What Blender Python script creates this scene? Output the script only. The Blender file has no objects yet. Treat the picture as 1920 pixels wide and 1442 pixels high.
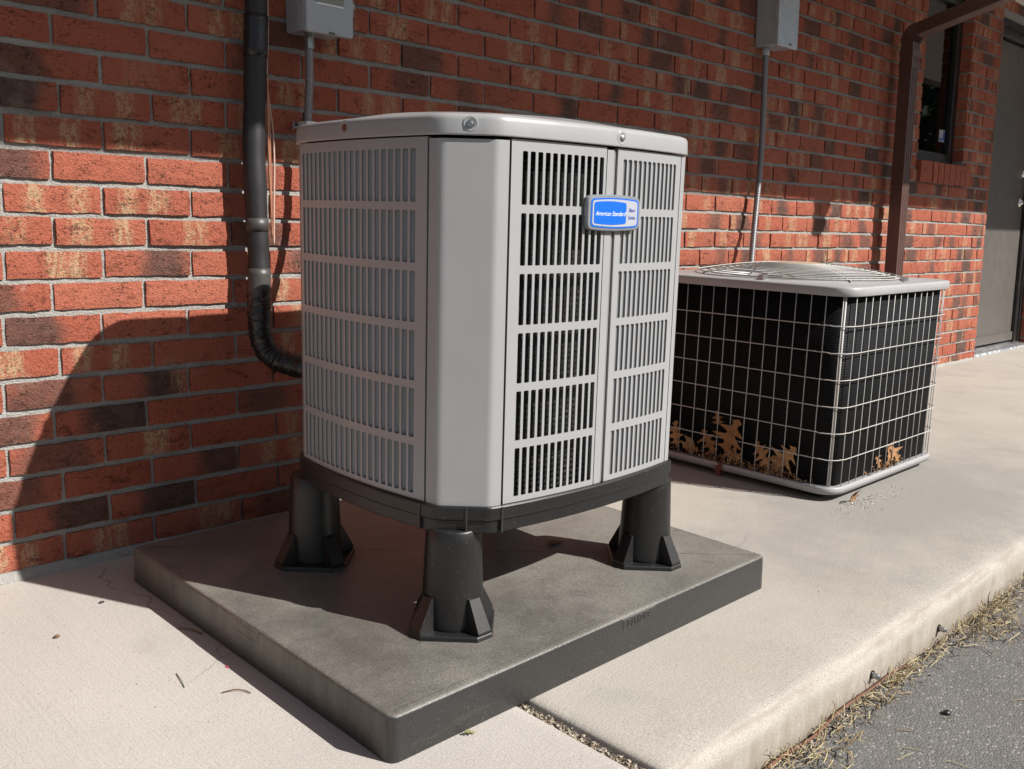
import bpy, bmesh, math, random
import numpy as np
from mathutils import Matrix, Vector

random.seed(7)
rng = np.random.default_rng(7)
SC = bpy.context.scene
COL = SC.collection

# ------------------------------------------------------------------ camera, sky, sun, exposure
F_PX, YAW, PITCH, ROLL = 1750.06, 0.771098, 0.156818, 0.011524
CAM = np.array([-0.694077, -2.114139, 0.726681])

def cam_axes():
    cy, sy, cp, sp = math.cos(YAW), math.sin(YAW), math.cos(PITCH), math.sin(PITCH)
    f = np.array([sy*cp, cy*cp, -sp]); r = np.array([cy, -sy, 0.0]); u = np.cross(r, f)
    cr, sr = math.cos(ROLL), math.sin(ROLL)
    return cr*r + sr*u, -sr*r + cr*u, f

R_AX, U_AX, F_AX = cam_axes()
cam_d = bpy.data.cameras.new('camera'); cam_o = bpy.data.objects.new('camera', cam_d); COL.objects.link(cam_o)
cam_d.sensor_width = 36.0; cam_d.sensor_fit = 'HORIZONTAL'; cam_d.lens = F_PX/1920*36.0
cam_d.clip_start = 0.05; cam_d.clip_end = 1000.0
mw = Matrix.Identity(4)
for i in range(3):
    mw[i][0], mw[i][1], mw[i][2], mw[i][3] = R_AX[i], U_AX[i], -F_AX[i], CAM[i]
cam_o.matrix_world = mw
SC.camera = cam_o

SUN = Vector((0.45, -1.0, 0.87)).normalized()
world = bpy.data.worlds.new('World'); SC.world = world; world.use_nodes = True
wn = world.node_tree.nodes; wl = world.node_tree.links
sky = wn.new('ShaderNodeTexSky'); sky.sky_type = 'NISHITA'; sky.sun_disc = False
sky.sun_elevation = math.asin(SUN.z); sky.sun_rotation = math.atan2(SUN.x, SUN.y)
sky.air_density = 1.0; sky.dust_density = 1.2; sky.ozone_density = 1.0
bg = wn['Background']; bg.inputs['Strength'].default_value = 0.056
wl.new(sky.outputs['Color'], bg.inputs['Color'])
sun_d = bpy.data.lights.new('sun', 'SUN'); sun_d.energy = 5.0; sun_d.angle = math.radians(0.53); sun_d.color = (1.0, 0.96, 0.90)
sun_o = bpy.data.objects.new('sun', sun_d); COL.objects.link(sun_o)
sun_o.rotation_euler = SUN.to_track_quat('Z', 'Y').to_euler(); sun_o.location = (3, -6, 6)
SC.view_settings.view_transform = 'Standard'; SC.view_settings.look = 'None'
SC.view_settings.gamma = 1.0; SC.view_settings.use_curve_mapping = False
SC.view_settings.exposure = 0.62

# ------------------------------------------------------------------ frames
GX, GY, OFF = 0.0060362, 0.0282353, -0.0155          # the pavement falls gently away from the wall
zc = np.array([-GX, -GY, 1.0]); zc /= np.linalg.norm(zc)
xc = np.array([1, 0, GX]); xc /= np.linalg.norm(xc); yc = np.cross(zc, xc)
ML = Matrix(((xc[0], yc[0], zc[0], 0), (xc[1], yc[1], zc[1], 0), (xc[2], yc[2], zc[2], OFF), (0, 0, 0, 1)))
MI = Matrix.Identity(4)

# ------------------------------------------------------------------ materials
class NT:
    def __init__(s, name):
        s.m = bpy.data.materials.new(name); s.m.use_nodes = True
        s.t = s.m.node_tree; s.n = s.t.nodes; s.l = s.t.links
        s.b = s.n['Principled BSDF']
    def put(s, inp, v):
        if isinstance(v, bpy.types.NodeSocket): s.l.new(v, inp)
        elif isinstance(v, (tuple, list)) and inp.type == 'RGBA' and len(v) == 3: inp.default_value = (*v, 1)
        else: inp.default_value = v
    def add(s, t, out=0, props=None, **kw):
        n = s.n.new('ShaderNode' + t)
        for k, v in (props or {}).items(): setattr(n, k, v)
        for k, v in kw.items():
            k = k.replace('_', ' ')
            inp = n.inputs[int(k[1:])] if k[0] == 'i' and k[1:].isdigit() else n.inputs[k]
            s.put(inp, v)
        return n.outputs[out]
    def math(s, op, a, b=0.0, clamp=False):
        n = s.n.new('ShaderNodeMath'); n.operation = op; n.use_clamp = clamp
        s.put(n.inputs[0], a); s.put(n.inputs[1], b); return n.outputs[0]
    def mix(s, f, a, b, mode='MIX'):
        n = s.n.new('ShaderNodeMix'); n.data_type = 'RGBA'; n.blend_type = mode
        s.put(n.inputs[0], f); s.put(n.inputs[6], a); s.put(n.inputs[7], b); return n.outputs[2]
    def ramp(s, f, a, b, lo=0.0, hi=1.0):
        n = s.n.new('ShaderNodeMapRange'); n.interpolation_type = 'SMOOTHSTEP'
        s.put(n.inputs[0], f); n.inputs[1].default_value = a; n.inputs[2].default_value = b
        n.inputs[3].default_value = lo; n.inputs[4].default_value = hi; return n.outputs[0]
    def pos(s):
        return s.n.new('ShaderNodeNewGeometry').outputs['Position']
    def obj(s):
        return s.n.new('ShaderNodeTexCoord').outputs['Object']
    def attr(s, name, out='Color'):
        n = s.n.new('ShaderNodeAttribute'); n.attribute_name = name; return n.outputs[out]
    def scale(s, v, sc):
        n = s.n.new('ShaderNodeVectorMath'); n.operation = 'MULTIPLY'; s.put(n.inputs[0], v); n.inputs[1].default_value = sc; return n.outputs[0]
    def vadd(s, a, b):
        n = s.n.new('ShaderNodeVectorMath'); n.operation = 'ADD'; s.put(n.inputs[0], a); s.put(n.inputs[1], b); return n.outputs[0]
    def sep(s, v):
        n = s.n.new('ShaderNodeSeparateXYZ'); s.put(n.inputs[0], v); return n.outputs
    def noise(s, v, sc, det=4.0, rough=0.55, dist=0.0):
        n = s.n.new('ShaderNodeTexNoise'); s.put(n.inputs['Vector'], v)
        n.inputs['Scale'].default_value = sc; n.inputs['Detail'].default_value = det
        n.inputs['Roughness'].default_value = rough; n.inputs['Distortion'].default_value = dist
        return n.outputs[0]
    def voro(s, v, sc, feat='F1', rnd=1.0):
        n = s.n.new('ShaderNodeTexVoronoi'); n.feature = feat; s.put(n.inputs['Vector'], v)
        n.inputs['Scale'].default_value = sc; n.inputs['Randomness'].default_value = rnd
        return n
    def bump(s, h, strength, dist=0.01, prev=None):
        n = s.n.new('ShaderNodeBump'); n.inputs['Strength'].default_value = strength; n.inputs['Distance'].default_value = dist
        s.put(n.inputs['Height'], h)
        if prev is not None: s.l.new(prev, n.inputs['Normal'])
        return n.outputs[0]
    def done(s, base, rough=0.6, normal=None, metal=0.0, spec=0.5, **kw):
        s.put(s.b.inputs['Base Color'], base); s.put(s.b.inputs['Roughness'], rough)
        s.put(s.b.inputs['Metallic'], metal); s.put(s.b.inputs['Specular IOR Level'], spec)
        if normal is not None: s.l.new(normal, s.b.inputs['Normal'])
        for k, v in kw.items(): s.put(s.b.inputs[k.replace('_', ' ')], v)
        return s.m

def m_brick():
    t = NT('brick_clay'); P = t.pos()
    A = t.add('SeparateColor', 0, None, Color=t.attr('ba')); a = t.n[-1].outputs if False else None
    na = [n for n in t.n if n.bl_idname == 'ShaderNodeSeparateColor'][-1].outputs
    seed = t.attr('ba', 'Alpha')
    t.add('SeparateColor', 0, None, Color=t.attr('bb'))
    nb = [n for n in t.n if n.bl_idname == 'ShaderNodeSeparateColor'][-1].outputs
    hue = t.attr('bb', 'Alpha')
    uvn = t.n.new('ShaderNodeUVMap'); uvn.uv_map = 'buv'
    U = t.sep(uvn.outputs[0])
    off = t.add('CombineXYZ', 0, None, X=t.math('MULTIPLY', seed, 37.0), Y=t.math('MULTIPLY', seed, 91.0), Z=t.math('MULTIPLY', seed, 53.0))
    Q = t.vadd(P, off)
    n1 = t.noise(Q, 26, 5, .6); n2 = t.noise(Q, 130, 3, .6)
    red = t.mix(hue, (.335, .085, .049), (.455, .148, .092))
    red = t.mix(t.ramp(n1, .35, .7), red, t.mix(.5, red, (.40, .113, .071)))
    red = t.mix(t.math('MULTIPLY', t.ramp(n2, .55, .8), .35), red, (.22, .06, .04))
    # dark flashed zone, soft edged along the brick
    wob = t.math('MULTIPLY', t.math('SUBTRACT', t.noise(Q, 14, 4, .6), .5), .5)
    du = t.math('ABSOLUTE', t.math('ADD', t.math('SUBTRACT', U[0], na[1]), wob))
    dm = t.math('MULTIPLY', t.ramp(t.math('SUBTRACT', du, na[2]), -.12, .16, 1, 0), na[0])
    dm = t.math('MULTIPLY', dm, t.ramp(t.noise(Q, 60, 4, .7), .15, .5, .6, 1))
    col = t.mix(dm, red, t.mix(t.noise(Q, 50, 3), (.045, .030, .027), (.145, .090, .074)))
    # cream streaks run vertically through the brick
    sq = t.scale(Q, (1.0, 1.0, .28))
    st = t.noise(sq, 120, 4, .65)
    wob2 = t.math('MULTIPLY', t.math('SUBTRACT', t.noise(sq, 40, 4, .65), .5), .22)
    cm = None
    for ci in (1, 2):
        d = t.math('ABSOLUTE', t.math('ADD', t.math('SUBTRACT', U[0], nb[ci]), wob2))
        band = t.ramp(d, .04, .15, 1, 0)
        cm = band if cm is None else t.math('MAXIMUM', cm, band)
    cm = t.math('MULTIPLY', cm, t.ramp(t.math('ADD', t.math('MULTIPLY', st, .55), t.math('MULTIPLY', t.noise(Q, 170, 4, .7), .45)), .40, .58))
    cm = t.math('MULTIPLY', cm, nb[0])
    col = t.mix(cm, col, t.mix(n1, (.44, .27, .15), (.56, .40, .25)))
    # pale grit and salts, dark pits
    v = t.voro(Q, 210)
    grit = t.math('MULTIPLY', t.ramp(v.outputs[0], .10, .22, 1, 0), t.ramp(t.noise(Q, 33, 2), .45, .62))
    col = t.mix(t.math('MULTIPLY', grit, .75), col, (.45, .36, .28))
    salt = t.math('MULTIPLY', t.ramp(t.noise(Q, 18, 6, .75), .66, .76), .4)
    col = t.mix(salt, col, (.42, .37, .33))
    # ragged bark face: crawling cracks and pits
    cn = t.noise(t.scale(Q, (.62, .62, 1.5)), 46, 5, .66, .35)
    ridge = t.ramp(t.math('ABSOLUTE', t.math('SUBTRACT', cn, .5)), .0, .022, 1, 0)
    crack = t.math('MULTIPLY', ridge, t.ramp(t.noise(t.scale(Q, (.8, .8, 1.3)), 24, 3, .6), .53, .64))
    pit = t.math('MULTIPLY', t.ramp(t.noise(Q, 150, 3, .6), .60, .70), .9)
    crack = t.math('MAXIMUM', crack, pit)
    col = t.mix(t.math('MULTIPLY', crack, .75), col, (.040, .018, .013))
    fl = t.voro(Q, 95); flm = t.math('MULTIPLY', t.ramp(fl.outputs[0], .06, .14, 1, 0), t.ramp(t.noise(Q, 16, 2), .50, .64))
    col = t.mix(t.math('MULTIPLY', flm, .6), col, (.46, .38, .31))
    # stains that run across bricks and joints
    col = t.mix(t.ramp(t.noise(t.scale(P, (1, 1, .6)), 2.6, 5, .65), .50, .72, 0, .30), col, (.16, .085, .065))
    col = t.mix(t.ramp(t.noise(t.vadd(P, (7.0, 3.0, 1.0)), 5.5, 6, .7), .60, .74, 0, .22), col, (.45, .39, .34))
    h = t.math('ADD', t.math('MULTIPLY', t.noise(Q, 65, 7, .75), 1.25), t.math('MULTIPLY', t.noise(Q, 260, 3, .6), .45))
    h = t.math('SUBTRACT', h, t.math('MULTIPLY', crack, .55))
    nrm = t.bump(h, .9, .008)
    return t.done(col, .88, nrm, spec=.25)

def m_mortar():
    t = NT('mortar'); P = t.pos()
    c = t.mix(t.noise(P, 6, 5, .6), (.27, .265, .25), (.41, .40, .375))
    c = t.mix(t.math('MULTIPLY', t.ramp(t.noise(P, 55, 4, .7), .55, .75), .5), c, (.20, .185, .165))
    h = t.math('ADD', t.noise(P, 60, 5, .7), t.math('MULTIPLY', t.noise(P, 260, 3), .5))
    return t.done(c, .95, t.bump(h, 1.0, .009), spec=.15)

def m_concrete(name, warm, streak, dark_amt):
    t = NT(name); P = t.obj()
    n = t.noise(P, 1.7, 5, .6)
    c = t.mix(t.ramp(n, .3, .7), warm, tuple(x*.86 for x in warm))
    n2 = t.noise(P, 4.5, 6, .65)
    c = t.mix(t.math('MULTIPLY', t.ramp(n2, .48, .68), dark_amt), c, (.25, .238, .22))
    c = t.mix(t.math('MULTIPLY', t.ramp(t.noise(P, 3.1, 4, .6, .4), .56, .72), .45*dark_amt+.06), c, (.38, .31, .22))
    S = t.sep(P)
    # trodden pale rim along the kerb edge, grey stain in front of the old unit
    edge = t.ramp(t.math('ADD', S[1], t.math('MULTIPLY', t.noise(P, 8, 4, .6), .10)), -1.36, -1.22, 1, 0)
    c = t.mix(t.math('MULTIPLY', edge, .22), c, (.44, .412, .378))
    if dark_amt > .3:
        dx = t.math('MULTIPLY', t.math('SUBTRACT', S[0], 2.05), .85); dy = t.math('MULTIPLY', t.math('ADD', S[1], 1.0), 2.1)
        d = t.math('SQRT', t.math('ADD', t.math('MULTIPLY', dx, dx), t.math('MULTIPLY', dy, dy)))
        st = t.ramp(t.math('ADD', d, t.math('MULTIPLY', t.math('SUBTRACT', t.noise(P, 3.5, 6, .7), .5), 1.5)), .25, 1.05, 1, 0)
        c = t.mix(t.math('MULTIPLY', st, .80), c, (.185, .176, .168))
    # sand grains and fine dark specks
    g = t.noise(P, 420, 2, .7)
    c = t.mix(t.ramp(g, .40, .66, 0, .45), c, (.58, .55, .50))
    c = t.mix(t.ramp(t.noise(P, 330, 2, .6), .56, .70, 0, .62), c, (.16, .145, .125))
    # dirty, rain streaked kerb face below the tooled edge
    face = t.ramp(t.math('ADD', S[2], t.math('MULTIPLY', t.noise(P, 30, 4), .012)), -.045, -.012, 1, 0)
    fst = t.ramp(t.noise(t.scale(P, (1, 1, .22)), 16, 6, .7), .36, .64, .22, .90)
    c = t.mix(t.math('MULTIPLY', face, fst), c, (.27, .235, .195))
    low = t.ramp(S[2], -.105, -.06, .6, 0); c = t.mix(low, c, (.20, .155, .115))
    gv = t.ramp(t.math('ABSOLUTE', t.math('ADD', S[1], t.math('ADD', 1.369, t.math('MULTIPLY', t.math('SUBTRACT', t.noise(P, 20, 4), .5), .014)))), .0, .007, 1, 0)
    c = t.mix(t.math('MULTIPLY', gv, t.ramp(t.noise(P, 5, 4), .40, .60, .10, .6)), c, (.24, .20, .17))
    wv_ = t.vadd(P, t.scale(t.add('TexNoise', 1, None, Vector=P, Scale=3.0, Detail=5.0), (.35, .35, 0.0)))
    hc = t.voro(wv_, .85, 'DISTANCE_TO_EDGE').outputs[0]
    c = t.mix(t.math('MULTIPLY', t.ramp(hc, .0, .0035, 1, 0), t.ramp(t.noise(P, 1.3, 3), .50, .60, 0, .55)), c, (.13, .115, .10))
    c = t.mix(t.ramp(t.noise(t.vadd(P, (3.0, 9.0, 2.0)), 2.3, 6, .72), .58, .74, 0, .30), c, (.24, .215, .185))
    v = t.voro(P, 62)
    sp = t.math('MULTIPLY', t.ramp(v.outputs[0], .035, .06, 1, 0), t.ramp(t.noise(P, 9, 2), .50, .62))
    c = t.mix(t.math('MULTIPLY', sp, .85), c, (.08, .065, .05))
    h = t.math('ADD', t.math('MULTIPLY', t.noise(P, 170, 4, .7), .5), t.math('MULTIPLY', t.noise(P, 40, 4), .5))
    if streak:
        h = t.math('ADD', h, t.math('MULTIPLY', t.noise(t.scale(P, (1, .02, 1)), 170, 4, .7), .75))
        lines = t.ramp(t.noise(t.scale(P, (1, .03, 1)), 90, 3, .6), .62, .72, 0, .16)
        c = t.mix(lines, c, (.25, .22, .19))
    return t.done(c, .92, t.bump(h, .42, .004), spec=.2)

def m_asphalt():
    t = NT('asphalt'); P = t.obj()
    v = t.voro(P, 230); vc = t.sep(v.outputs['Color'])
    c = t.mix(vc[0], (.115, .112, .109), (.175, .170, .163))
    c = t.mix(t.ramp(vc[1], .93, .98, 0, .7), c, (.36, .34, .315)); c = t.mix(t.ramp(t.noise(P, 14, 5, .7), .40, .70, 0, .35), c, (.085, .080, .076))
    c = t.mix(t.ramp(t.noise(P, 2.2, 4), .4, .75, 0, .45), c, (.165, .15, .133))
    c = t.mix(t.ramp(t.noise(P, 420, 2), .58, .72, 0, .5), c, (.04, .038, .036))
    h = t.math('ADD', t.math('MULTIPLY', t.math('SUBTRACT', .5, v.outputs[0]), 1.0), t.math('MULTIPLY', t.noise(P, 260, 3), .8))
    return t.done(c, .92, t.bump(h, .5, .004), spec=.2)

def m_paint(name, col, rough, grime=.12, coat=0.0, gc=(.22, .19, .15)):
    t = NT(name); P = t.obj()
    c = t.mix(t.ramp(t.noise(P, 5, 5, .65), .45, .75, 0, grime), col, gc)
    c = t.mix(t.ramp(t.noise(P, 160, 3, .6), .62, .72, 0, grime*1.2), c, gc)
    r = t.ramp(t.noise(P, 12, 4), .3, .7, rough-.05, rough+.08)
    h = t.math('ADD', t.math('MULTIPLY', t.noise(P, 240, 2), .02), t.math('MULTIPLY', t.noise(P, 5, 2), 1.0))
    stk = t.ramp(t.noise(t.scale(P, (1, 1, .06)), 55, 4, .7), .60, .76, 0, grime*1.6); c = t.mix(stk, c, gc)
    return t.done(c, r, t.bump(h, .35, .006), Coat_Weight=coat, Coat_Roughness=.15)

def m_plastic(name, col, rough, dust, dcol=(.25, .225, .185), dsc=3.0, grain=1.0, side=0.0):
    t = NT(name); P = t.obj()
    N = t.n.new('ShaderNodeNewGeometry').outputs['Normal']; NZ = t.sep(N)[2]
    up = t.ramp(NZ, .25, .9)
    d = t.math('MULTIPLY', t.ramp(t.noise(P, dsc, 6, .68), .22, .72, .35, 1.0), dust)
    d = t.math('MULTIPLY', d, t.math('ADD', side, t.math('MULTIPLY', up, 1-side)))
    d = t.math('MULTIPLY', d, t.ramp(t.noise(P, 380, 3, .6), .25, .75, .7, 1.15))
    c = t.mix(d, col, dcol)
    c = t.mix(t.ramp(t.noise(P, 300, 2, .5), .66, .74, 0, .25), c, (.30, .29, .27))
    if grain > .3:
        sc = t.ramp(t.noise(t.scale(P, (.25, .25, 3)), 14, 5, .7), .62, .75, 0, .10); c = t.mix(sc, c, (.30, .28, .25))
    if grain > 2:
        lf = t.ramp(t.sep(N)[0], -.95, -.6, 1, 0)
        sd = t.math('MULTIPLY', lf, t.ramp(t.noise(t.scale(P, (1, 1, .15)), 9, 6, .7), .30, .70, .1, .75))
        c = t.mix(t.math('MULTIPLY', sd, t.ramp(t.sep(P)[2], .0, .05, .25, 1)), c, (.22, .19, .15))
        c = t.mix(t.ramp(t.noise(P, 210, 4, .7), .42, .62, .26, 0), c, (.040, .039, .037))
        c = t.mix(t.math('MULTIPLY', t.ramp(t.noise(P, 11, 5, .7), .57, .66), t.math('MULTIPLY', up, .28)), c, (.055, .055, .05))
    h = t.noise(P, 240 if grain > 2 else 330, 4, .7)
    return t.done(c, t.math('ADD', rough, t.math('MULTIPLY', d, .35)), t.bump(h, .22*grain, .0015))

def m_metal(name, col, rough, metal=1.0, spangle=False):
    t = NT(name); P = t.obj()
    c = col; r = rough
    if spangle:
        v = t.sep(t.voro(P, 42).outputs['Color'])[0]
        c = t.mix(v, tuple(x*.85 for x in col), col); r = t.ramp(v, 0, 1, rough-.06, rough+.08)
    else:
        r = t.ramp(t.noise(P, 30, 4), .3, .7, rough-.05, rough+.12)
    return t.done(c, r, None, metal)

def m_simple(name, col, rough=.6, metal=0.0, var=.25, sc=40, spec=.5):
    t = NT(name); P = t.obj()
    c = t.mix(t.noise(P, sc, 4, .6), tuple(x*(1-var) for x in col), tuple(min(1, x*(1+var)) for x in col))
    return t.done(c, rough, t.bump(t.noise(P, sc*5, 3), .12, .002), metal, spec)

def m_tone(name, a, b, c3, rough=.8):
    """colour picked per piece from a stored random value"""
    t = NT(name); r = t.attr('tone', 'Fac')
    c = t.mix(t.ramp(r, .0, .55), a, b); c = t.mix(t.ramp(r, .6, 1.0), c, c3)
    return t.done(c, rough, None, spec=.3)

def m_coil():
    t = NT('spine_fin_coil'); P = t.obj()
    w = t.noise(t.scale(P, (1, 1, .5)), 120, 5, .75, .6)
    row = t.math('ABSOLUTE', t.math('SINE', t.math('MULTIPLY', t.sep(P)[2], 300)))
    c = t.mix(t.ramp(w, .55, .80), (.010, .010, .011), (.10, .10, .105))
    c = t.mix(t.math('MULTIPLY', row, .4), c, (.006, .006, .006))
    return t.done(c, .38, t.bump(t.math('ADD', t.math('MULTIPLY', w, 1.3), t.math('MULTIPLY', row, .4)), .9, .01), .35, .6)

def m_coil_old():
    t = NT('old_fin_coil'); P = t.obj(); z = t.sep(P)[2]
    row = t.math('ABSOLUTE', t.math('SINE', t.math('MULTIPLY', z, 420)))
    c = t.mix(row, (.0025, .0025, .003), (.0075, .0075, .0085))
    c = t.mix(t.ramp(t.noise(P, 9, 5, .7), .64, .82, 0, .22), c, (.10, .10, .098))  # soft grey patches painted in as faint reflections on the coil
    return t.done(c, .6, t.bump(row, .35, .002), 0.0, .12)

def m_glass():
    t = NT('window_glass')
    tr = t.n.new('ShaderNodeBsdfTransparent'); tr.inputs[0].default_value = (.62, .70, .68, 1)
    gl = t.n.new('ShaderNodeBsdfGlossy'); gl.inputs['Roughness'].default_value = .02
    fr = t.n.new('ShaderNodeFresnel'); fr.inputs[0].default_value = 1.5
    mx = t.n.new('ShaderNodeMixShader'); t.l.new(fr.outputs[0], mx.inputs[0]); t.l.new(tr.outputs[0], mx.inputs[1]); t.l.new(gl.outputs[0], mx.inputs[2])
    t.l.new(mx.outputs[0], t.n['Material Output'].inputs['Surface']); return t.m

def m_leaf():
    t = NT('dry_oak_leaf'); P = t.obj(); r = t.n.new('ShaderNodeObjectInfo').outputs['Random']
    c = t.mix(r, (.22, .095, .033), (.40, .235, .11))
    c = t.mix(t.ramp(t.noise(P, 45, 5, .7), .45, .72, 0, .75), c, (.12, .055, .025))
    return t.done(c, .7, t.bump(t.noise(P, 90, 4), .4, .004), spec=.3)

M = dict(
    brick=m_brick(), mortar=m_mortar(),
    slab_pale=m_concrete('pale_broomed_concrete', (.425, .393, .366), True, .12),
    slab=m_concrete('weathered_concrete', (.365, .332, .292), False, .5),
    asphalt=m_asphalt(),
    paint=m_paint('putty_grey_enamel', (.298, .299, .304), .34, .06, .25),
    paint_dull=m_paint('louver_enamel', (.285, .286, .292), .42, .06, .1),
    paint_old=m_paint('faded_grey_enamel', (.335, .33, .335), .42, .16, .05),
    black_pl=m_plastic('black_plastic', (.0075, .0075, .008), .38, .07, (.15, .138, .12), 6, .5, .35),
    pad_pl=m_plastic('grey_pad_plastic', (.018, .018, .019), .27, .90, (.265, .247, .218), 3.4, 2.6, .05),
    coil=m_coil(), coil_old=m_coil_old(), glass=m_glass(), leaf=m_leaf(),
    foam=m_simple('black_foam_insulation', (.013, .013, .0145), .55, 0, .45, 110),
    tape=m_simple('black_tape', (.012, .012, .012), .30, 0, .3, 30),
    tape_grey=m_simple('grey_tape', (.050, .047, .045), .45, 0, .3, 30),
    copper=m_simple('copper_wire', (.50, .23, .14), .4, .6, .2, 60),
    wirejacket=m_simple('pinkish_wire_jacket', (.45, .30, .24), .5, 0, .15, 60),
    conduit=m_simple('grey_conduit_sheath', (.20, .195, .205), .38, .35, .1, 60),
    zinc=m_metal('zinc_plate', (.40, .41, .41), .34),
    galv=m_metal('galvanized_steel', (.52, .57, .62), .38, .45, True),
    box_grey=m_paint('grey_box_enamel', (.34, .37, .405), .25, .06, .4),
    brown=m_paint('brown_downspout_enamel', (.078, .037, .031), .40, .18, .15, (.17, .10, .085)),
    bronze=m_paint('black_bronze_frame', (.013, .013, .014), .35, .08, .1),
    door=m_paint('taupe_door_enamel', (.085, .077, .071), .45, .05, .05),
    bright=m_simple('bright_plate', (.62, .64, .67), .3, .3, .05, 30), alu=m_metal('aluminium', (.70, .71, .73), .35), chrome=m_metal('chrome', (.75, .75, .74), .14),
    wire=m_paint('white_wire_coat', (.43, .425, .41), .42, .25, 0, (.40, .25, .12)),
    blue=m_simple('badge_blue', (.004, .115, .56), .35, 0, .03, 20), badge_white=m_simple('badge_white', (.37, .38, .42), .35, 0, .03, 20),
    badge_edge=m_simple('badge_grey', (.22, .235, .25), .35, .2, .08, 30), navy=m_simple('navy_print', (.05, .09, .35), .5, 0, .05, 20),
    white=m_simple('white_print', (.78, .80, .84), .5, 0, .03, 20),
    soffit=m_simple('white_soffit', (.74, .72, .69), .6, 0, .05, 5),
    room=m_simple('dim_interior', (.14, .18, .18), .9, 0, .3, 2),
    soil=m_simple('dark_soil', (.10, .075, .05), .95, 0, .5, 120),
    straw=m_tone('straw', (.25, .185, .095), (.40, .34, .205), (.14, .075, .035)),
    grit=m_tone('grit', (.14, .10, .07), (.34, .28, .21), (.50, .46, .40)),
    crumb=m_tone('leaf_crumb', (.12, .055, .025), (.28, .14, .06), (.36, .26, .16)), flake=m_tone('pale_flake', (.45, .43, .40), (.55, .53, .50), (.35, .33, .30)),
    root=m_simple('orange_brown_root', (.15, .07, .042), .85, 0, .25, 50),
    foliage=m_tone('foliage', (.055, .095, .04), (.08, .12, .055), (.10, .12, .06)),
    rust=m_simple('rust', (.16, .06, .03), .85, 0, .4, 80),
    well_dark=m_simple('dark_fan_well', (.05, .05, .055), .7, 0, .4, 12),  # darkness inside the fan well put into the deck's colour
    rustred=m_simple('red_brown_leaf', (.16, .045, .025), .8, 0, .3, 60),
    tan=m_simple('tan_motor_cap', (.36, .27, .20), .7, 0, .25, 30),
    blade=m_metal('fan_blade_metal', (.26, .27, .30), .5, .5),
    lime=m_simple('lime_leaf', (.20, .20, .06), .7), pink=m_simple('pink_scrap', (.55, .06, .10), .6), grass=m_simple('green_grass', (.11, .14, .04), .7),
    bark=m_simple('brown_twig', (.14, .075, .035), .85), label=m_simple('olive_label', (.22, .235, .20), .5, 0, .06, 20),
)

# ------------------------------------------------------------------ mesh helpers
class MB:
    def __init__(s): s.v = []; s.f = []; s.sm = []
    def add(s, vs, fs, smooth=False):
        o = len(s.v); s.v.extend([tuple(map(float, p)) for p in vs])
        for f in fs: s.f.append([i+o for i in f]); s.sm.append(smooth)
        return s
    def box(s, a, b):
        (x0, y0, z0), (x1, y1, z1) = a, b
        return s.add([(x0,y0,z0),(x1,y0,z0),(x1,y1,z0),(x0,y1,z0),(x0,y0,z1),(x1,y0,z1),(x1,y1,z1),(x0,y1,z1)],
                     [(0,3,2,1),(4,5,6,7),(0,1,5,4),(1,2,6,5),(2,3,7,6),(3,0,4,7)])
    def loft(s, rings, cap0=True, cap1=True, smooth=False, closed=True):
        n = len(rings[0]); vs = [p for r in rings for p in r]; fs = []
        for k in range(len(rings)-1):
            for i in range(n if closed else n-1):
                j = (i+1) % n; fs.append((k*n+i, k*n+j, (k+1)*n+j, (k+1)*n+i))
        if cap0: fs.append(tuple(range(n-1, -1, -1)))
        if cap1: fs.append(tuple(range((len(rings)-1)*n, len(rings)*n)))
        return s.add(vs, fs, smooth)
    def tube(s, path, r, n=10, caps=True, smooth=True):
        P = [Vector(p) for p in path]; rings = []; up = None
        for i, p in enumerate(P):
            d = (P[min(i+1, len(P)-1)] - P[max(i-1, 0)]).normalized()
            if up is None:
                up = Vector((0, 0, 1)) if abs(d.z) < .9 else Vector((1, 0, 0))
            a = (up - d*up.dot(d)).normalized(); b = d.cross(a); up = a
            rr = r[i] if isinstance(r, (list, tuple)) else r
            rings.append([p + (a*math.cos(2*math.pi*k/n) + b*math.sin(2*math.pi*k/n))*rr for k in range(n)])
        return s.loft(rings, caps, caps, smooth)
    def build(s, name, mat, parent=None, frame=None, origin=(0, 0, 0), label=None):
        """vertices are given in frame coordinates; the object's origin is placed at origin"""
        me = bpy.data.meshes.new(name); o = np.array(origin, float)
        vv = [tuple(np.array(p) - o) for p in s.v]
        me.from_pydata(vv, [], s.f); me.polygons.foreach_set('use_smooth', s.sm); me.materials.append(mat); me.update()
        ob = bpy.data.objects.new(name, me); COL.objects.link(ob)
        if parent is not None: ob.parent = parent
        if frame is not None: ob.matrix_local = frame @ Matrix.Translation(Vector(origin)) if parent is None else Matrix.Translation(Vector(origin))
        if label: ob['label'] = label
        return ob

def tag(o, label=None, cat=None, group=None, kind=None):
    if label: o['label'] = label
    if cat: o['category'] = cat
    if group: o['group'] = group
    if kind: o['kind'] = kind
    return o

class Thing:
    """an Empty at the thing's base; parts are given in frame coordinates"""
    def __init__(s, name, label, cat, loc=(0, 0, 0), frame=MI, group=None):
        s.o = bpy.data.objects.new(name, None); COL.objects.link(s.o); s.loc = np.array(loc, float)
        s.o.empty_display_size = .05
        s.o.matrix_world = frame @ Matrix.Translation(Vector(loc)); tag(s.o, label, cat, group)
    def part(s, name, mb, mat, label=None, parent=None):
        mb.v = [tuple(np.array(p) - s.loc) for p in mb.v]
        ob = mb.build(name, mat, parent or s.o)
        if label: ob['label'] = label
        return ob

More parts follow.
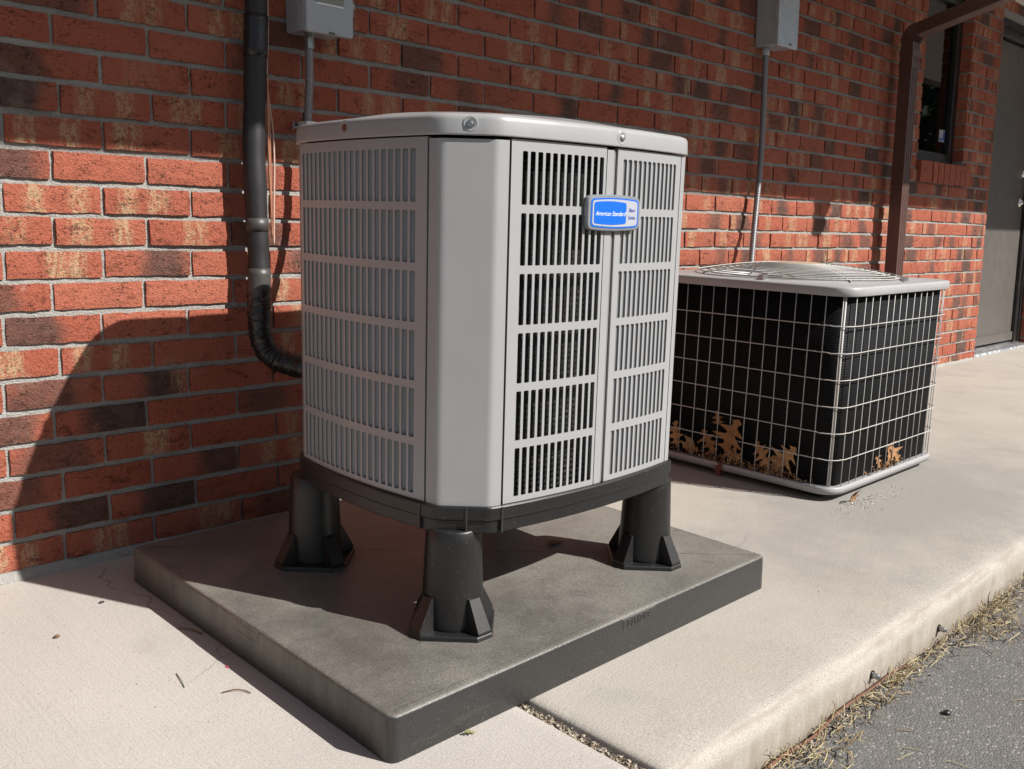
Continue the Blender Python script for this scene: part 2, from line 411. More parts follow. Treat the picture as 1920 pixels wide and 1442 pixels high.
def bevelled(ob, w=.003, seg=2, ang=40):
    m = ob.modifiers.new('bevel', 'BEVEL'); m.width = w; m.segments = seg; m.limit_method = 'ANGLE'; m.angle_limit = math.radians(ang)
    return ob

def ring_xy(poly, z): return [(x, y, z) for x, y in poly]
def fillet(pts, rad, n=5, closed=True):
    out = []; N = len(pts)
    for i, p in enumerate(pts):
        r = rad[i] if isinstance(rad, (list, tuple)) else rad
        if (not closed and i in (0, N-1)) or r <= 0: out.append(tuple(p)); continue
        a = np.array(pts[i-1], float); b = np.array(p, float); c = np.array(pts[(i+1) % N], float)
        u = (a-b)/np.linalg.norm(a-b); w = (c-b)/np.linalg.norm(c-b)
        half = math.acos(np.clip(u@w, -1, 1))/2
        d = min(r/math.tan(half), .49*min(np.linalg.norm(a-b), np.linalg.norm(c-b)))
        for k in range(n+1):
            t = k/n; q = (1-t)**2*(b+u*d) + 2*t*(1-t)*b + t*t*(b+w*d); out.append(tuple(q))
    return out
def rrect(x0, y0, x1, y1, r, n=5): return fillet([(x0,y0),(x1,y0),(x1,y1),(x0,y1)], r, n)
def arc(P0, P1, sag, n=12):
    P0 = np.array(P0, float); P1 = np.array(P1, float); d = P1-P0; nr = np.array([d[1], -d[0]])/np.linalg.norm(d)
    return [tuple(P0 + d*t + nr*sag*4*t*(1-t)) for t in np.linspace(0, 1, n)]
def offset(poly, d):
    """outward offset of a counter-clockwise outline"""
    out = []; N = len(poly)
    for i in range(N):
        a = np.array(poly[i-1]); b = np.array(poly[i]); c = np.array(poly[(i+1) % N])
        e1 = b-a; e2 = c-b
        n1 = np.array([e1[1], -e1[0]])/max(np.linalg.norm(e1), 1e-9); n2 = np.array([e2[1], -e2[0]])/max(np.linalg.norm(e2), 1e-9)
        nn = n1+n2; nn /= max(np.linalg.norm(nn), 1e-9); out.append(tuple(b + nn*d/max(.4, nn@n1)))
    return out
def smoothpath(pts, n=8):
    P = [Vector(p) for p in pts]; out = []
    for i in range(len(P)-1):
        p0, p1, p2, p3 = P[max(i-1, 0)], P[i], P[i+1], P[min(i+2, len(P)-1)]
        for k in range(n):
            t = k/n
            out.append(.5*((2*p1) + (p2-p0)*t + (2*p0-5*p1+4*p2-p3)*t*t + (3*p1-p0-3*p2+p3)*t**3))
    out.append(P[-1]); return out
def set_tone(ob, vals):
    at = ob.data.attributes.new('tone', 'FLOAT', 'FACE'); at.data.foreach_set('value', vals)

def ray(px):
    return F_AX + (px[0]-960)/F_PX*R_AX - (px[1]-721)/F_PX*U_AX
def project(P):
    d = np.asarray(P, float) - CAM; z = d@F_AX
    return np.array([960 + F_PX*(d@R_AX)/z, 721 - F_PX*(d@U_AX)/z])

# ------------------------------------------------------------------ ground
def strip(name, x0, x1, mat, nx):
    prof = [(.25, 0), (-.4, 0), (-.9, 0), (-1.2, 0), (-1.30, .0005), (-1.345, .0012), (-1.360, -.0004), (-1.368, -.0034), (-1.373, -.009), (-1.3745, -.017), (-1.3765, -.024), (-1.378, -.034), (-1.379, -.07), (-1.378, -.13)]
    mb = MB(); rings = []
    xs = [x0, x0+.004, x0+.012] + list(np.linspace(x0+.03, x1-.03, nx)) + [x1-.012, x1-.004, x1]
    for i, x in enumerate(xs):
        e = min(i, len(xs)-1-i); dz = (-.007, -.003, -.0006)[e] if e < 3 else 0
        rr = []
        for k, (y, z) in enumerate(prof):
            j = (rng.normal(0, .0014), rng.normal(0, .0011)) if k > 4 and e > 2 else (0, 0)
            rr.append((x, y+j[0], z + (dz if k < 9 else 0) + j[1]))
        rings.append(rr)
    mb.loft(rings, True, True, True, closed=False)
    mb.f = [f[::-1] for f in mb.f]
    return tag(mb.build(name, mat, None, ML), kind='structure')

strip('pavement', -5.0, .333, M['slab_pale'], 90)
strip('pavement', .360, 16.0, M['slab'], 330)
g = MB().add([(-200, -200, -.102), (200, -200, -.102), (200, 200, -.102), (-200, 200, -.102)], [(0, 1, 2, 3)])
tag(g.build('parking_lot', M['asphalt'], None, ML), kind='structure')
g = MB().box((.334, -1.366, -.1), (.359, .2, -.020))
tag(g.build('joint_soil', M['soil'], None, ML), kind='structure')

# ------------------------------------------------------------------ the building
H = .0692                                      # brick course
EAVE_Y, EAVE_Z = -1.425, 2.14
bld = Thing('brick_building', 'red brick building with a dark window, a taupe door and a deep roof overhang', 'building')
WIN = (4.285, 4.905, 16*H+.045, 2.07); DOOR = (5.335, 6.41, -.2, 29.35*H)
WX0, WX1 = -2.2, 9.0
mb = MB()
def wall_piece(x0, x1, z0, z1): mb.box((x0, .0080, z0), (x1, .30, z1))
for (x0, x1, z0, z1) in ((WX0, WIN[0], -.15, 2.30), (WIN[0], WIN[1], -.15, WIN[2]-.052), (WIN[0], WIN[1], WIN[3], 2.30), (WIN[1], DOOR[0], -.15, 2.30), (DOOR[0], DOOR[1], DOOR[3], 2.30), (DOOR[1], WX1, -.15, 2.30)):
    wall_piece(x0, x1, z0, z1)
mortar = bld.part('mortar', mb, M['mortar'])
mb = MB()                                       # mortar wash along the foot of the wall
xs = np.linspace(WX0, 5.3, 160); rings = []
for x in xs:
    gz = OFF + GX*x; w = .016 + rng.normal(0, .002)
    rings.append([(x, .012, gz-.02), (x, -.010-w*.35, gz-.02), (x, -.007, gz+.004), (x, -.001, max(gz+w*.9, .004+rng.normal(0, .0012))), (x, .012, max(gz+w*1.1, .008))])
mb.loft(rings, False, False, True, closed=False); mb.f = [f[::-1] for f in mb.f]
bld.part('mortar_wash', mb, M['mortar'])

# measured head joints of the nearest bricks, course -> x of joints (course 0 is the first one in the sun)
def wall_x(px):
    d = ray(px); t = -CAM[1]/d[1]; return float((CAM + d*t)[0])
JP = {0: [(97.3,317),(275.4,323)], -1: [(5.2,246),(193.75,253),(358,265.6)], -2: [(110.4,184.4),(285,203)], -3: [(189.6,130),(356.7,150)],
      -4: [(95.8,54),(277.7,82.3)], -5: [(180.6,14.6),(351,35.4)], 1: [(5.2,375),(193.75,379),(359.4,384)], 2: [(102,436.5),(278,439.6)],
      3: [(9.4,497),(196,497),(360,494.8)], 4: [(99.6,557),(271.9,551)], 5: [(8.75,621),(192.7,616.7),(354,612.5)], 6: [(114,676),(286.5,664.6)],
      7: [(9.4,746),(193.75,727),(354,712.5)], 8: [(103,796),(276,777)], 9: [(16,869),(198,841.7),(358.75,820)], 10: [(119.8,912.5),(287,884.4)],
      11: [(27,986.5),(208,953),(368.75,919.8)], 12: [(123,1027),(291,988.5)]}
JOINTS = {c: [wall_x(q) for q in L] for c, L in JP.items()}
# what the photo shows on those bricks: d = dark flash (strength, centre, width), c = cream bands (strength, centre, centre)
LOOK = {(-5,0):dict(c=(.8,.35,.6)), (-5,1):dict(c=(1,.35,.65)), (-4,0):{}, (-4,1):{}, (-4,2):{}, (-3,0):dict(c=(.25,.5,.3)), (-3,1):{}, (-3,2):{},
 (-2,0):dict(d=(1,.35,.5)), (-2,1):dict(c=(.85,.25,.7)), (-2,2):dict(c=(.75,.35,.55)), (-1,0):dict(c=(.9,.2,.65)), (-1,1):dict(c=(.9,.2,.3)), (-1,2):dict(c=(.7,.45,.5)),
 (0,0):dict(d=(.8,.5,.4)), (0,1):{}, (0,2):{}, (1,0):dict(c=(.95,.3,.75)), (1,1):dict(c=(.95,.25,.6)), (1,2):{}, (2,0):dict(c=(.5,.65,.4)), (2,1):dict(c=(1,.25,.72)), (2,2):dict(c=(.7,.5,.6)),
 (3,0):dict(c=(1,.5,.72)), (3,1):dict(d=(.85,.68,.25)), (3,2):{}, (4,0):dict(d=(.7,.3,.3)), (4,1):dict(h=.95), (4,2):dict(h=.95), (5,0):dict(d=(.85,.25,.3)), (5,1):dict(h=.9), (5,2):{},
 (6,0):dict(c=(.9,.55,.4)), (6,1):dict(c=(1,.22,.62)), (6,2):{}, (7,0):dict(d=(.75,.35,.35)), (7,1):dict(d=(1,.65,.22), c=(.6,.9,.9)), (7,2):{},
 (8,0):dict(d=(.8,.4,.4)), (8,1):dict(d=(1,.75,.4)), (8,2):dict(h=.2), (9,0):dict(d=(.6,.45,.35)), (9,1):dict(c=(1,.5,.62)), (9,2):dict(h=.2),
 (10,0):dict(d=(.65,.4,.4)), (10,1):dict(h=.15), (10,2):dict(d=(.9,.8,.25)), (11,0):dict(d=(.9,.75,.35)), (11,1):dict(d=(.95,.7,.4)), (11,2):dict(h=.2), (12,0):dict(c=(.95,.25,.6)), (12,1):dict(c=(.8,.62,.4)), (12,2):dict(c=(.7,.6,.8))}

BU = np.array([-14, 1.0, 2.0, 11.0, 25.0, 45.0]); BX = np.array([-2.845, .2032, .41, 2.262, 5.138, 9.22])
def row_joints(c):
    fr = 0.0 if c % 2 == 0 else .5
    us = np.arange(-13, 46) + fr
    xs = np.interp(us, BU, BX) + rng.normal(0, .0026, len(us))
    if c in JOINTS:
        J = JOINTS[c]
        for x in J: xs[np.argmin(abs(xs-x))] = x
    return np.sort(xs)

def brick_mesh(mb, x0, x1, z0, z1, y0, nx, nz, look, y1=.05, axis='x'):
    """one brick with a ragged front face; returns per-vertex uv and the two look colours are stored by caller"""
    w, h = x1-x0, z1-z0; o = len(mb.v); vs = []; uv = []
    tilt = rng.normal(0, .0012); tl2 = rng.normal(0, .0006); z0 += rng.normal(0, .0007); z1 += rng.normal(0, .0007)
    for j in range(nz+1):
        for i in range(nx+1):
            u, v = i/nx, j/nz
            ex = (i in (0, nx)); ez = (j in (0, nz))
            dx = rng.normal(0, .0006) if ex else 0; dz = rng.normal(0, .0007) if ez else 0
            dy = rng.normal(0, .0006) + (.0015 if (ex or ez) else 0) + (.0012 if (ex and ez) else 0)
            vs.append((x0+w*u+dx, y0 + tilt*(u-.5)*2 + tl2 + dy, z0+h*v+dz+tilt*(u-.5)*.6)); uv.append((u, v))
    fs = []
    for j in range(nz):
        for i in range(nx):
            a = j*(nx+1)+i; fs.append((a, a+1, a+nx+2, a+nx+1))
    rim = [i for i in range(nx+1)] + [(j+1)*(nx+1)-1 for j in range(1, nz+1)] + [nz*(nx+1)+i for i in range(nx-1, -1, -1)] + [j*(nx+1) for j in range(nz-1, 0, -1)]
    b0 = len(vs)
    for k in rim: vs.append((vs[k][0], y1, vs[k][2])); uv.append(uv[k])
    for k in range(len(rim)):
        k2 = (k+1) % len(rim); fs.append((rim[k2], rim[k], b0+k, b0+k2))
    mb.add(vs, fs, False)
    return uv

class BrickBag:
    def __init__(s): s.mb = MB(); s.uv = []; s.a = []; s.b = []
    def add(s, *args, **kw):
        look = args[7]; uv = brick_mesh(s.mb, *args, **kw); n = len(uv)
        s.uv += uv; s.a += [look[0]]*n; s.b += [look[1]]*n
    def build(s, name, parent):
        ob = s.mb.build(name, M['brick'], parent); me = ob.data
        ul = me.uv_layers.new(name='buv'); idx = np.empty(len(me.loops), int); me.loops.foreach_get('vertex_index', idx)
        ul.data.foreach_set('uv', np.array(s.uv, 'f')[idx].ravel())
        for nm, arr in (('ba', s.a), ('bb', s.b)):
            at = me.color_attributes.new(nm, 'FLOAT_COLOR', 'POINT'); at.data.foreach_set('color', np.array(arr, 'f').ravel())
        return ob

def make_look(spec=None, far=False):
    sd = random.random(); hue = random.uniform(.25, .75)
    if spec is not None:
        d = spec.get('d', (0, .5, .2)); c = spec.get('c', (0, .5, .5)); hue = spec.get('h', hue)
        return ((d[0], d[1], d[2], sd), (c[0], c[1], c[2], hue))
    d = (0, .5, .2); c = (0, .5, .5); q = random.random()
    if q < .40: d = (random.uniform(.6, 1), random.uniform(.2, .8), random.uniform(.12, .38))
    if q > .62: c = (random.uniform(.5, 1), random.uniform(.15, .85), random.uniform(.15, .85))
    elif .30 < q < .40: c = (random.uniform(.5, .9), random.choice((.08, .92)), random.choice((.08, .92)))
    return ((*d, sd), (*c, hue))

def poly_in(pt, poly):
    x, y = pt; ins = False
    for i in range(len(poly)):
        (x1, y1), (x2, y2) = poly[i-1], poly[i]
        if (y1 > y) != (y2 > y) and x < (x2-x1)*(y-y1)/(y2-y1)+x1: ins = not ins
    return ins
HID = [[(556,240),(830,207),(1285,265),(1250,930),(870,1000),(555,880)], [(1270,510),(1450,487),(1775,525),(1740,860),(1550,925),(1258,860)]]
cand = []
for c in range(-18, 13):
    zt = (13-c)*H; zb = zt-H
    xs = row_joints(c)
    for i in range(len(xs)-1):
        segs = [(xs[i], xs[i+1])]
        for (ox0, ox1, oz0, oz1) in (WIN, DOOR):
            if zt > oz0+.02 and zb < oz1-.02:
                ns = []
                for a, b in segs:
                    if b <= ox0-.004 or a >= ox1+.004: ns.append((a, b)); continue
                    if a < ox0-.02: ns.append((a, ox0-.004))
                    if b > ox1+.02: ns.append((ox1+.004, b))
                segs = ns
        for a, b in segs:
            if b < WX0 or a > WX1 or b-a < .025: continue
            spec = None
            if c in JOINTS and b < .62:
                J = JOINTS[c]; k = int(np.argmin([abs(a-x) for x in J])) if min(abs(a-x) for x in J) < .02 else (-1 if abs(b-J[0]) < .02 else None)
                if k is not None:
                    fr0 = 1
                    key = (c, k+1 if c % 2 == 0 else k)
                    if c % 2 != 0 and k == -1: key = None
                    spec = LOOK.get(key)
            P = np.array([(a, 0, zb), (b, 0, zb), (b, 0, zt), (a, 0, zt)]); q = [project(p) for p in P]
            cx = np.mean([p[0] for p in q]); cy = np.mean([p[1] for p in q])
            ar = 0
            if -40 < cx < 1950 and -20 < cy < 1250 and not any(poly_in((cx, cy), h) for h in HID):
                ar = abs(sum(q[k-1][0]*q[k][1]-q[k][0]*q[k-1][1] for k in range(4)))/2
            cand.append((ar, a, b, zb, zt, spec, c))
cand.sort(key=lambda r: -r[0])
rest = BrickBag()
for k, (ar, a, b, zb, zt, spec, c) in enumerate(cand):
    jx = .0043; jz = .0064
    if b-a < .06: jx = .003
    lk = make_look(spec)
    yy = rng.normal(0, .0009)
    args = (a+jx, b-jx, zb+jz, zt-jz, yy)
    if k < 300 and ar > 0:
        bag = BrickBag(); bag.add(*args, 10 if ar > 4000 else 7, 4 if ar > 4000 else 3, lk); bag.build('brick', mortar)
    else:
        rest.add(*args, 4, 2, lk)
# brick returns in the window and door reveals
def reveal(x, sgn, z0, z1):
    c = int(math.floor(z0/H))
    while c*H < z1:
        a, b = max(z0, c*H)+.005, min(z1, (c+1)*H)-.005; c += 1
        if b-a < .02: continue
        lk = make_look({} if random.random() < .7 else None); mb = MB()
        uv = brick_mesh(mb, 0, .092, a, b, 0, 3, 2, lk, y1=.03)
        vs = [(x + sgn*(.006-y), u+.004, z) for (u, y, z) in mb.v]
        o = len(rest.mb.v); rest.mb.add(vs, [f if sgn > 0 else f[::-1] for f in mb.f])
        rest.uv += uv; rest.a += [lk[0]]*len(uv); rest.b += [lk[1]]*len(uv)
# faces look into the opening
reveal(WIN[1]-.001, -1, WIN[2], WIN[3]); reveal(WIN[0]+.001, 1, WIN[2], WIN[3]); reveal(DOOR[0]+.001, 1, .0, DOOR[3]); reveal(DOOR[1]-.001, -1, .0, DOOR[3])
rb = rest.build('brick', bld.o); rb['kind'] = 'stuff'
# rowlock sill of bricks on end, sloping out under the window
n = 9
for i in range(n):
    x0 = WIN[0]+.005 + i*(.69/n); x1 = x0+.69/n-.007
    bag = BrickBag(); bag.add(x0, x1, WIN[2]-.115, WIN[2]-.005, -.022+rng.normal(0, .001), 2, 4, make_look(dict(h=random.uniform(.2, .8))), y1=.10)
    bag.mb.v = [(x, y, z + (.012*(y > .05))) for x, y, z in bag.mb.v]
    bag.build('sill_brick', bld.o)

# window
wf = MB(); yf = .062
x0, x1, z0, z1 = WIN[0], WIN[1]-.002, WIN[2]-.002, WIN[3]
for a, b in (((x0, yf, z0), (x0+.07, yf+.05, z1)), ((x1-.062, yf, z0), (x1, yf+.05, z1)), ((x0+.07, yf, z0), (x1-.062, yf+.05, z0+.058)), ((x0+.07, yf, z1-.06), (x1-.062, yf+.05, z1))): wf.box(a, b)
win = bevelled(bld.part('window', wf, M['bronze']), .004)
b = MB()
for a_, b_ in (((x1-.068, yf+.014, z0+.058), (x1-.063, yf+.03, z1-.06)), ((x0+.07, yf+.014, z0+.059), (x1-.068, yf+.03, z0+.066))): b.box(a_, b_)
bld.part('glazing_bead', b, M['bronze'], parent=win)
bld.part('pane', MB().box((x0+.07, yf+.022, z0+.058), (x1-.062, yf+.026, z1-.06)), M['glass'], parent=win)
st = MB().box((x1-.165, yf+.0195, z0+.13), (x1-.092, yf+.0212, z0+.195)); bld.part('sticker', st, M['badge_white'], 'small white and blue sticker low in the pane', parent=win)
st = MB().box((x1-.112, yf+.0175, z0+.138), (x1-.094, yf+.019, z0+.187)).box((x1-.160, yf+.0175, z0+.138), (x1-.118, yf+.019, z0+.150)); bld.part('sticker_print', st, M['navy'], parent=win)
rm = MB().box((x0-.5, .302, .6), (x1+.5, 2.4, 2.6)); rm.f = [f[::-1] for f in rm.f if True][0:2] + [f[::-1] for f in rm.f][3:]
bld.part('interior', rm, M['room'])
bld.part('lintel', MB().box((WIN[0], .03, WIN[3]), (WIN[1], .0083+.05, WIN[3]+.03)), M['box_grey'])

# door in its frame
fx0, fx1 = DOOR[0]+.002, DOOR[1]-.002; fz1 = DOOR[3]-.004; yd = .115
fr = MB().box((fx0, yd-.03, 0.0), (fx0+.05, yd+.09, fz1)).box((fx1-.05, yd-.03, 0.0), (fx1, yd+.09, fz1)).box((fx0+.05, yd-.03, fz1-.055), (fx1-.05, yd+.09, fz1))
frame = bevelled(bld.part('door_frame', fr, M['bronze']), .003)
dz0 = .058
dr = bevelled(bld.part('door', MB().box((fx0+.054, yd, dz0), (fx1-.108, yd+.044, fz1-.06)), M['door']), .003)
bld.part('mullion', MB().box((fx1-.105, yd-.02, 0.02), (fx1-.0502, yd+.06, fz1-.056)), M['bronze'], parent=frame)
bld.part('door_sweep', MB().box((fx0+.056, yd-.012, dz0+.004), (fx1-.11, yd-.0004, dz0+.060)), M['door'], parent=dr)
thr = MB(); zg = OFF + GX*5.9
thr.loft([[(fx0-.0, yd-.10, zg-.01), (fx0, yd-.09, zg+.012), (fx0, yd-.03, zg+.026), (fx0, yd+.09, zg+.026), (fx0, yd+.09, zg-.01)], [(fx1, yd-.10, zg-.01), (fx1, yd-.09, zg+.012), (fx1, yd-.03, zg+.026), (fx1, yd+.09, zg+.026), (fx1, yd+.09, zg-.01)]]); thr.f = [f[::-1] for f in thr.f]
bld.part('threshold', thr, M['alu'])
hx = fx1-.165
for nm, zz, rr in (('door_knob', .995, .027), ('door_lock', 1.185, .026)):
    k = MB(); prof = [(.0, .034), (-.006, .034), (-.010, .018), (-.03, .012), (-.04, .022), (-.052, rr), (-.066, rr*.9), (-.072, .006)] if nm == 'door_knob' else [(.0, .03), (-.012, .03), (-.018, .024), (-.02, .004)]
    k.loft([[(hx+r*math.cos(t), yd+y, zz+r*math.sin(t)) for t in np.linspace(0, 2*math.pi, 20, endpoint=False)] for y, r in prof], False, True, True)
    k.f = [f[::-1] for f in k.f]
    bld.part(nm, k, M['chrome'], parent=dr)
bld.part('door_lintel', MB().box((fx0-.001, .004, DOOR[3]-.0035), (fx1+.001, .29, DOOR[3]-.0006)), M['bronze'])
bld.part('door_backing', MB().box((fx0, yd+.1, 0), (fx1, yd+.19, fz1)), M['room'])

# roof overhang: soffit, fascia and gutter
rf = bld.part('roof', MB().box((WX0-.5, EAVE_Y+.12, EAVE_Z+.012), (WX1+.5, 6.0, EAVE_Z+.30)), M['soffit'])
sf = MB()
for i in range(60):
    xa = WX0-.5 + i*.2; sf.box((xa, EAVE_Y+.118, EAVE_Z), (xa+.196, .05, EAVE_Z+.011))
bld.part('soffit_panel', sf, M['soffit'], parent=rf)['kind'] = 'stuff'
gt = MB(); gp = [(EAVE_Y+.115, EAVE_Z-.005), (EAVE_Y+.115, EAVE_Z+.13), (EAVE_Y-.01, EAVE_Z+.13), (EAVE_Y-.012, EAVE_Z+.10), (EAVE_Y, EAVE_Z+.07), (EAVE_Y, EAVE_Z+.01), (EAVE_Y+.012, EAVE_Z-.005)]
gt.loft([[(x, y, z) for y, z in gp] for x in (WX0-.5, WX1+.5)])
bld.part('gutter', gt, M['brown'], parent=rf)

# ------------------------------------------------------------------ downspout
DSX0, DSX1, DSY0, DSY1 = 3.883, 3.961, -.108, -.048
dsp = Thing('downspout', 'brown square metal downspout running down the brick wall beside the window', 'downspout', (3.92, -.08, 0))
def flute(x0, y0, x1, y1, z):
    w = x1-x0
    pts = [(x0, y1), (x0, y0)]
    for k in range(3):
        a = x0 + w*(.18+.27*k); pts += [(a, y0), (a+w*.03, y0+.003), (a+w*.12, y0+.003), (a+w*.15, y0)]
    pts += [(x1, y0), (x1, y1)]
    return [(x, y, z) for x, y in pts]
p = MB().loft([flute(DSX0, DSY0, DSX1, DSY1, z) for z in (.06, 1.678)]); pipe = bevelled(dsp.part('pipe', p, M['brown']), .004)
# elbow sweeping out to the sloping leader
def sec(c, d, hw=.041, hd=.031):
    c = Vector(c); d = Vector(d).normalized(); a = Vector((1, 0, 0)); b = d.cross(a)
    return [c + a*hw*sx + b*hd*sy for sx, sy in ((-1, -1), (1, -1), (1, 1), (-1, 1))]
cx, cy_ = (DSX0+DSX1)/2, (DSY0+DSY1)/2
rings = []
for k in range(15):
    a = math.radians(74.6)*k/14; R = .055
    c = (cx, cy_ - R*(1-math.cos(a)), 1.666 + R*math.sin(a)); d = (0, -math.sin(a), math.cos(a))
    e = .0042 if k % 2 else 0
    rings.append(sec(c, d, .043-e*.4, .034-e))
mb = MB().loft(rings); mb.f = [f[::-1] for f in mb.f]; dsp.part('elbow', mb, M['brown'])
ec = Vector(rings[-1][0])*.5 + Vector(rings[-1][2])*.5
end = Vector((cx, EAVE_Y+.04, 2.055))
d = (end-ec)
mb = MB().loft([sec(ec - d.normalized()*.02, d), sec(end, d)]); mb.f = [f[::-1] for f in mb.f]; bevelled(dsp.part('leader', mb, M['brown']), .006)
dsp.part('outlet', MB().loft([ring_xy(rrect(cx-.045, EAVE_Y, cx+.045, EAVE_Y+.08, .006, 2), z) for z in (EAVE_Z-.155, EAVE_Z-.004)]), M['brown'])
bk = MB().box((DSX0-.003, DSY0-.003, 1.545), (DSX1+.003, DSY1+.001, 1.575)); dsp.part('strap', bk, M['brown'])
bk = MB().box((DSX0-.002, DSY0-.002, 1.60), (DSX1+.002, DSY1+.002, 1.632)); dsp.part('sleeve', bk, M['brown'])

# ------------------------------------------------------------------ grey electrical boxes and conduits
bx = Thing('disconnect_box', 'grey enamel electrical disconnect box on the wall above the new condenser', 'electrical box', (.63, 0, 1.2))
body = MB().loft([[(x, y, z) for x, z in rrect(.572, 1.214, .694, 1.50, .004, 2)] for y in (-.002, -.088)]); body.f = [f[::-1] for f in body.f]
bevelled(bx.part('box_body', body, M['box_grey']), .002)
cv = MB(); a = rrect(.567, 1.206, .700, 1.506, .005, 3)
cv.loft([[(x, y, z) for x, z in offset(a, o)] for y, o in ((-.0885, 0), (-.101, 0), (-.1035, -.002))]); cv.f = [f[::-1] for f in cv.f]
cover = bx.part('box_cover', cv, M['box_grey'])
bx.part('label_window', MB().box((.594, -.1050, 1.276), (.672, -.1040, 1.44)), M['label'], parent=cover)
bx.part('label_ledge', MB().box((.594, -.1058, 1.2715), (.672, -.1040, 1.2752)), M['white'], parent=cover)
bx.part('hasp_slot', MB().box((.628, -.1045, 1.2065), (.645, -.1038, 1.2115)), M['bronze'], parent=cover)
cn = MB(); cc = (.603, -.055)
cn.loft([[(cc[0]+r*math.cos(t), cc[1]+r*math.sin(t), z) for t in np.linspace(0, 2*math.pi, 8, endpoint=False)] for z, r in ((1.2145, .0125), (1.203, .0125), (1.2025, .0105), (1.199, .0105), (1.1985, .0122), (1.176, .0122), (1.174, .0105))]); cn.f = [f[::-1] for f in cn.f]
bx.part('conduit_fitting', cn, M['zinc'])
el = MB().tube(smoothpath([(.700, -.045, 1.255), (.715, -.045, 1.257), (.727, -.045, 1.268), (.731, -.045, 1.29), (.731, -.045, 1.31)], 5), [.0105]*21, 12)
el.tube([(.731, -.045, 1.287), (.731, -.045, 1.306)], .0135, 12); bx.part('elbow_fitting', el, M['zinc'])
el = MB().tube([(.731, -.045, 1.306), (.731, -.045, 1.56)], .0095, 12); bx.part('feed_conduit', el, M['conduit'])

def corrugated(path, r, pitch):
    P = smoothpath(path, 10); L = 0; pts = [P[0]]; 
    for k in range(1, len(P)):
        L += (P[k]-P[k-1]).length
    n = int(L/pitch*4); out = []; rr = []
    cum = [0]
    for k in range(1, len(P)): cum.append(cum[-1]+(P[k]-P[k-1]).length)
    for i in range(n+1):
        s = L*i/n; k = min(max(np.searchsorted(cum, s)-1, 0), len(P)-2); t = (s-cum[k])/max(cum[k+1]-cum[k], 1e-9)
        out.append(P[k].lerp(P[k+1], t)); rr.append(r + (.0005 if i % 4 in (1, 2) else -.0005))
    return out, rr
fc = Thing('flexible_conduit', 'short grey ribbed conduit dropping from the disconnect box behind the new condenser', 'conduit', (.6, -.05, .9))
P, R_ = corrugated([(.603, -.055, 1.178), (.602, -.054, 1.10), (.597, -.052, 1.0), (.594, -.055, .90), (.600, -.10, .80), (.62, -.25, .76), (.63, -.43, .75)], .0102, .006)
fc.part('sheath', MB().tube(P, R_, 12), M['conduit'])
s_ = MB().box((.566, -.004, .985), (.585, -.0005, 1.005)).box((.584, -.066, .990), (.6115, -.0005, 1.002))
s_.v = [(x, y-.03, z) if x < .584 else (x, y, z) for x, y, z in s_.v]
stp = fc.part('pipe_strap', s_, M['bright'])
fc.part('strap_screw', MB().tube([(.5745, -.033, .995), (.5745, -.038, .995)], .004, 8), M['bronze'], parent=stp)

b2 = Thing('junction_box', 'galvanized steel box with dull grey side high on the wall above the old condenser', 'electrical box', (2.75, 0, 1.48))
body = MB().loft([[(x, y, z) for x, z in rrect(2.684, 1.482, 2.828, 1.85, .004, 2)] for y in (-.001, -.088)]); body.f = [f[::-1] for f in body.f]
bevelled(b2.part('box_body', body, M['box_grey']), .002)
cv = MB(); a = rrect(2.680, 1.478, 2.830, 1.854, .004, 2)
cv.loft([[(x, y, z) for x, z in offset(a, o)] for y, o in ((-.0885, 0), (-.101, 0), (-.1025, -.0015))]); cv.f = [f[::-1] for f in cv.f]
cover2 = b2.part('box_cover', cv, M['galv'])
b2.part('hasp_slot', MB().box((2.765, -.1034, 1.488), (2.785, -.1026, 1.494)), M['bronze'], parent=cover2)
b2.part('conduit_fitting', MB().tube([(2.717, -.03, 1.4825), (2.717, -.03, 1.450)], [.016, .0145], 10), M['box_grey'])
cd = Thing('grey_conduit', 'long thin grey conduit bowing down from the junction box to the old condenser', 'conduit', (2.7, -.03, .6))
P, R_ = corrugated([(2.717, -.03, 1.452), (2.717, -.032, 1.25), (2.713, -.034, 1.04), (2.690, -.04, .88), (2.655, -.055, .74), (2.60, -.085, .60), (2.56, -.12, .50), (2.52, -.18, .45)], .0115, .007)
cd.part('sheath', MB().tube(P, R_, 12), M['conduit'])

# insulated refrigerant line with its tape, and the bare wires beside it
lp = [(.462, -.056, 1.60), (.462, -.056, 1.30), (.458, -.056, 1.18), (.4515, -.056, 1.06), (.4445, -.056, .92), (.4465, -.056, .78), (.4485, -.056, .66), (.4465, -.057, .54), (.449, -.058, .475), (.468, -.070, .432), (.510, -.115, .408), (.56, -.22, .40), (.60, -.36, .40), (.61, -.44, .40)]
ln = Thing('insulated_pipe', 'black foam wrapped refrigerant pipe bending from the wall into the new condenser', 'pipe', (.455, -.056, .4))
SP = smoothpath(lp, 8)
def cut(z0, z1): return [q for q in SP if z0 <= q.z <= z1 and q.y > -.2]
ln.part('foam_sleeve', MB().tube(SP, [.0262 + .0006*math.sin(i*.9) + .0006*math.sin(i*.37+1) + rng.normal(0, .0003) for i in range(len(SP))], 20), M['foam'])
for z0, z1, mt, rr in ((1.135, 1.235, 'tape', .0285), (.72, .775, 'tape_grey', .0274), (.545, .66, 'tape_grey', .0278)):
    P = cut(z0, z1); ln.part('tape_band', MB().tube(P, [rr + rng.normal(0, .0003) for _ in P], 20), M[mt])
P = [q for q in SP if q.z < .60]
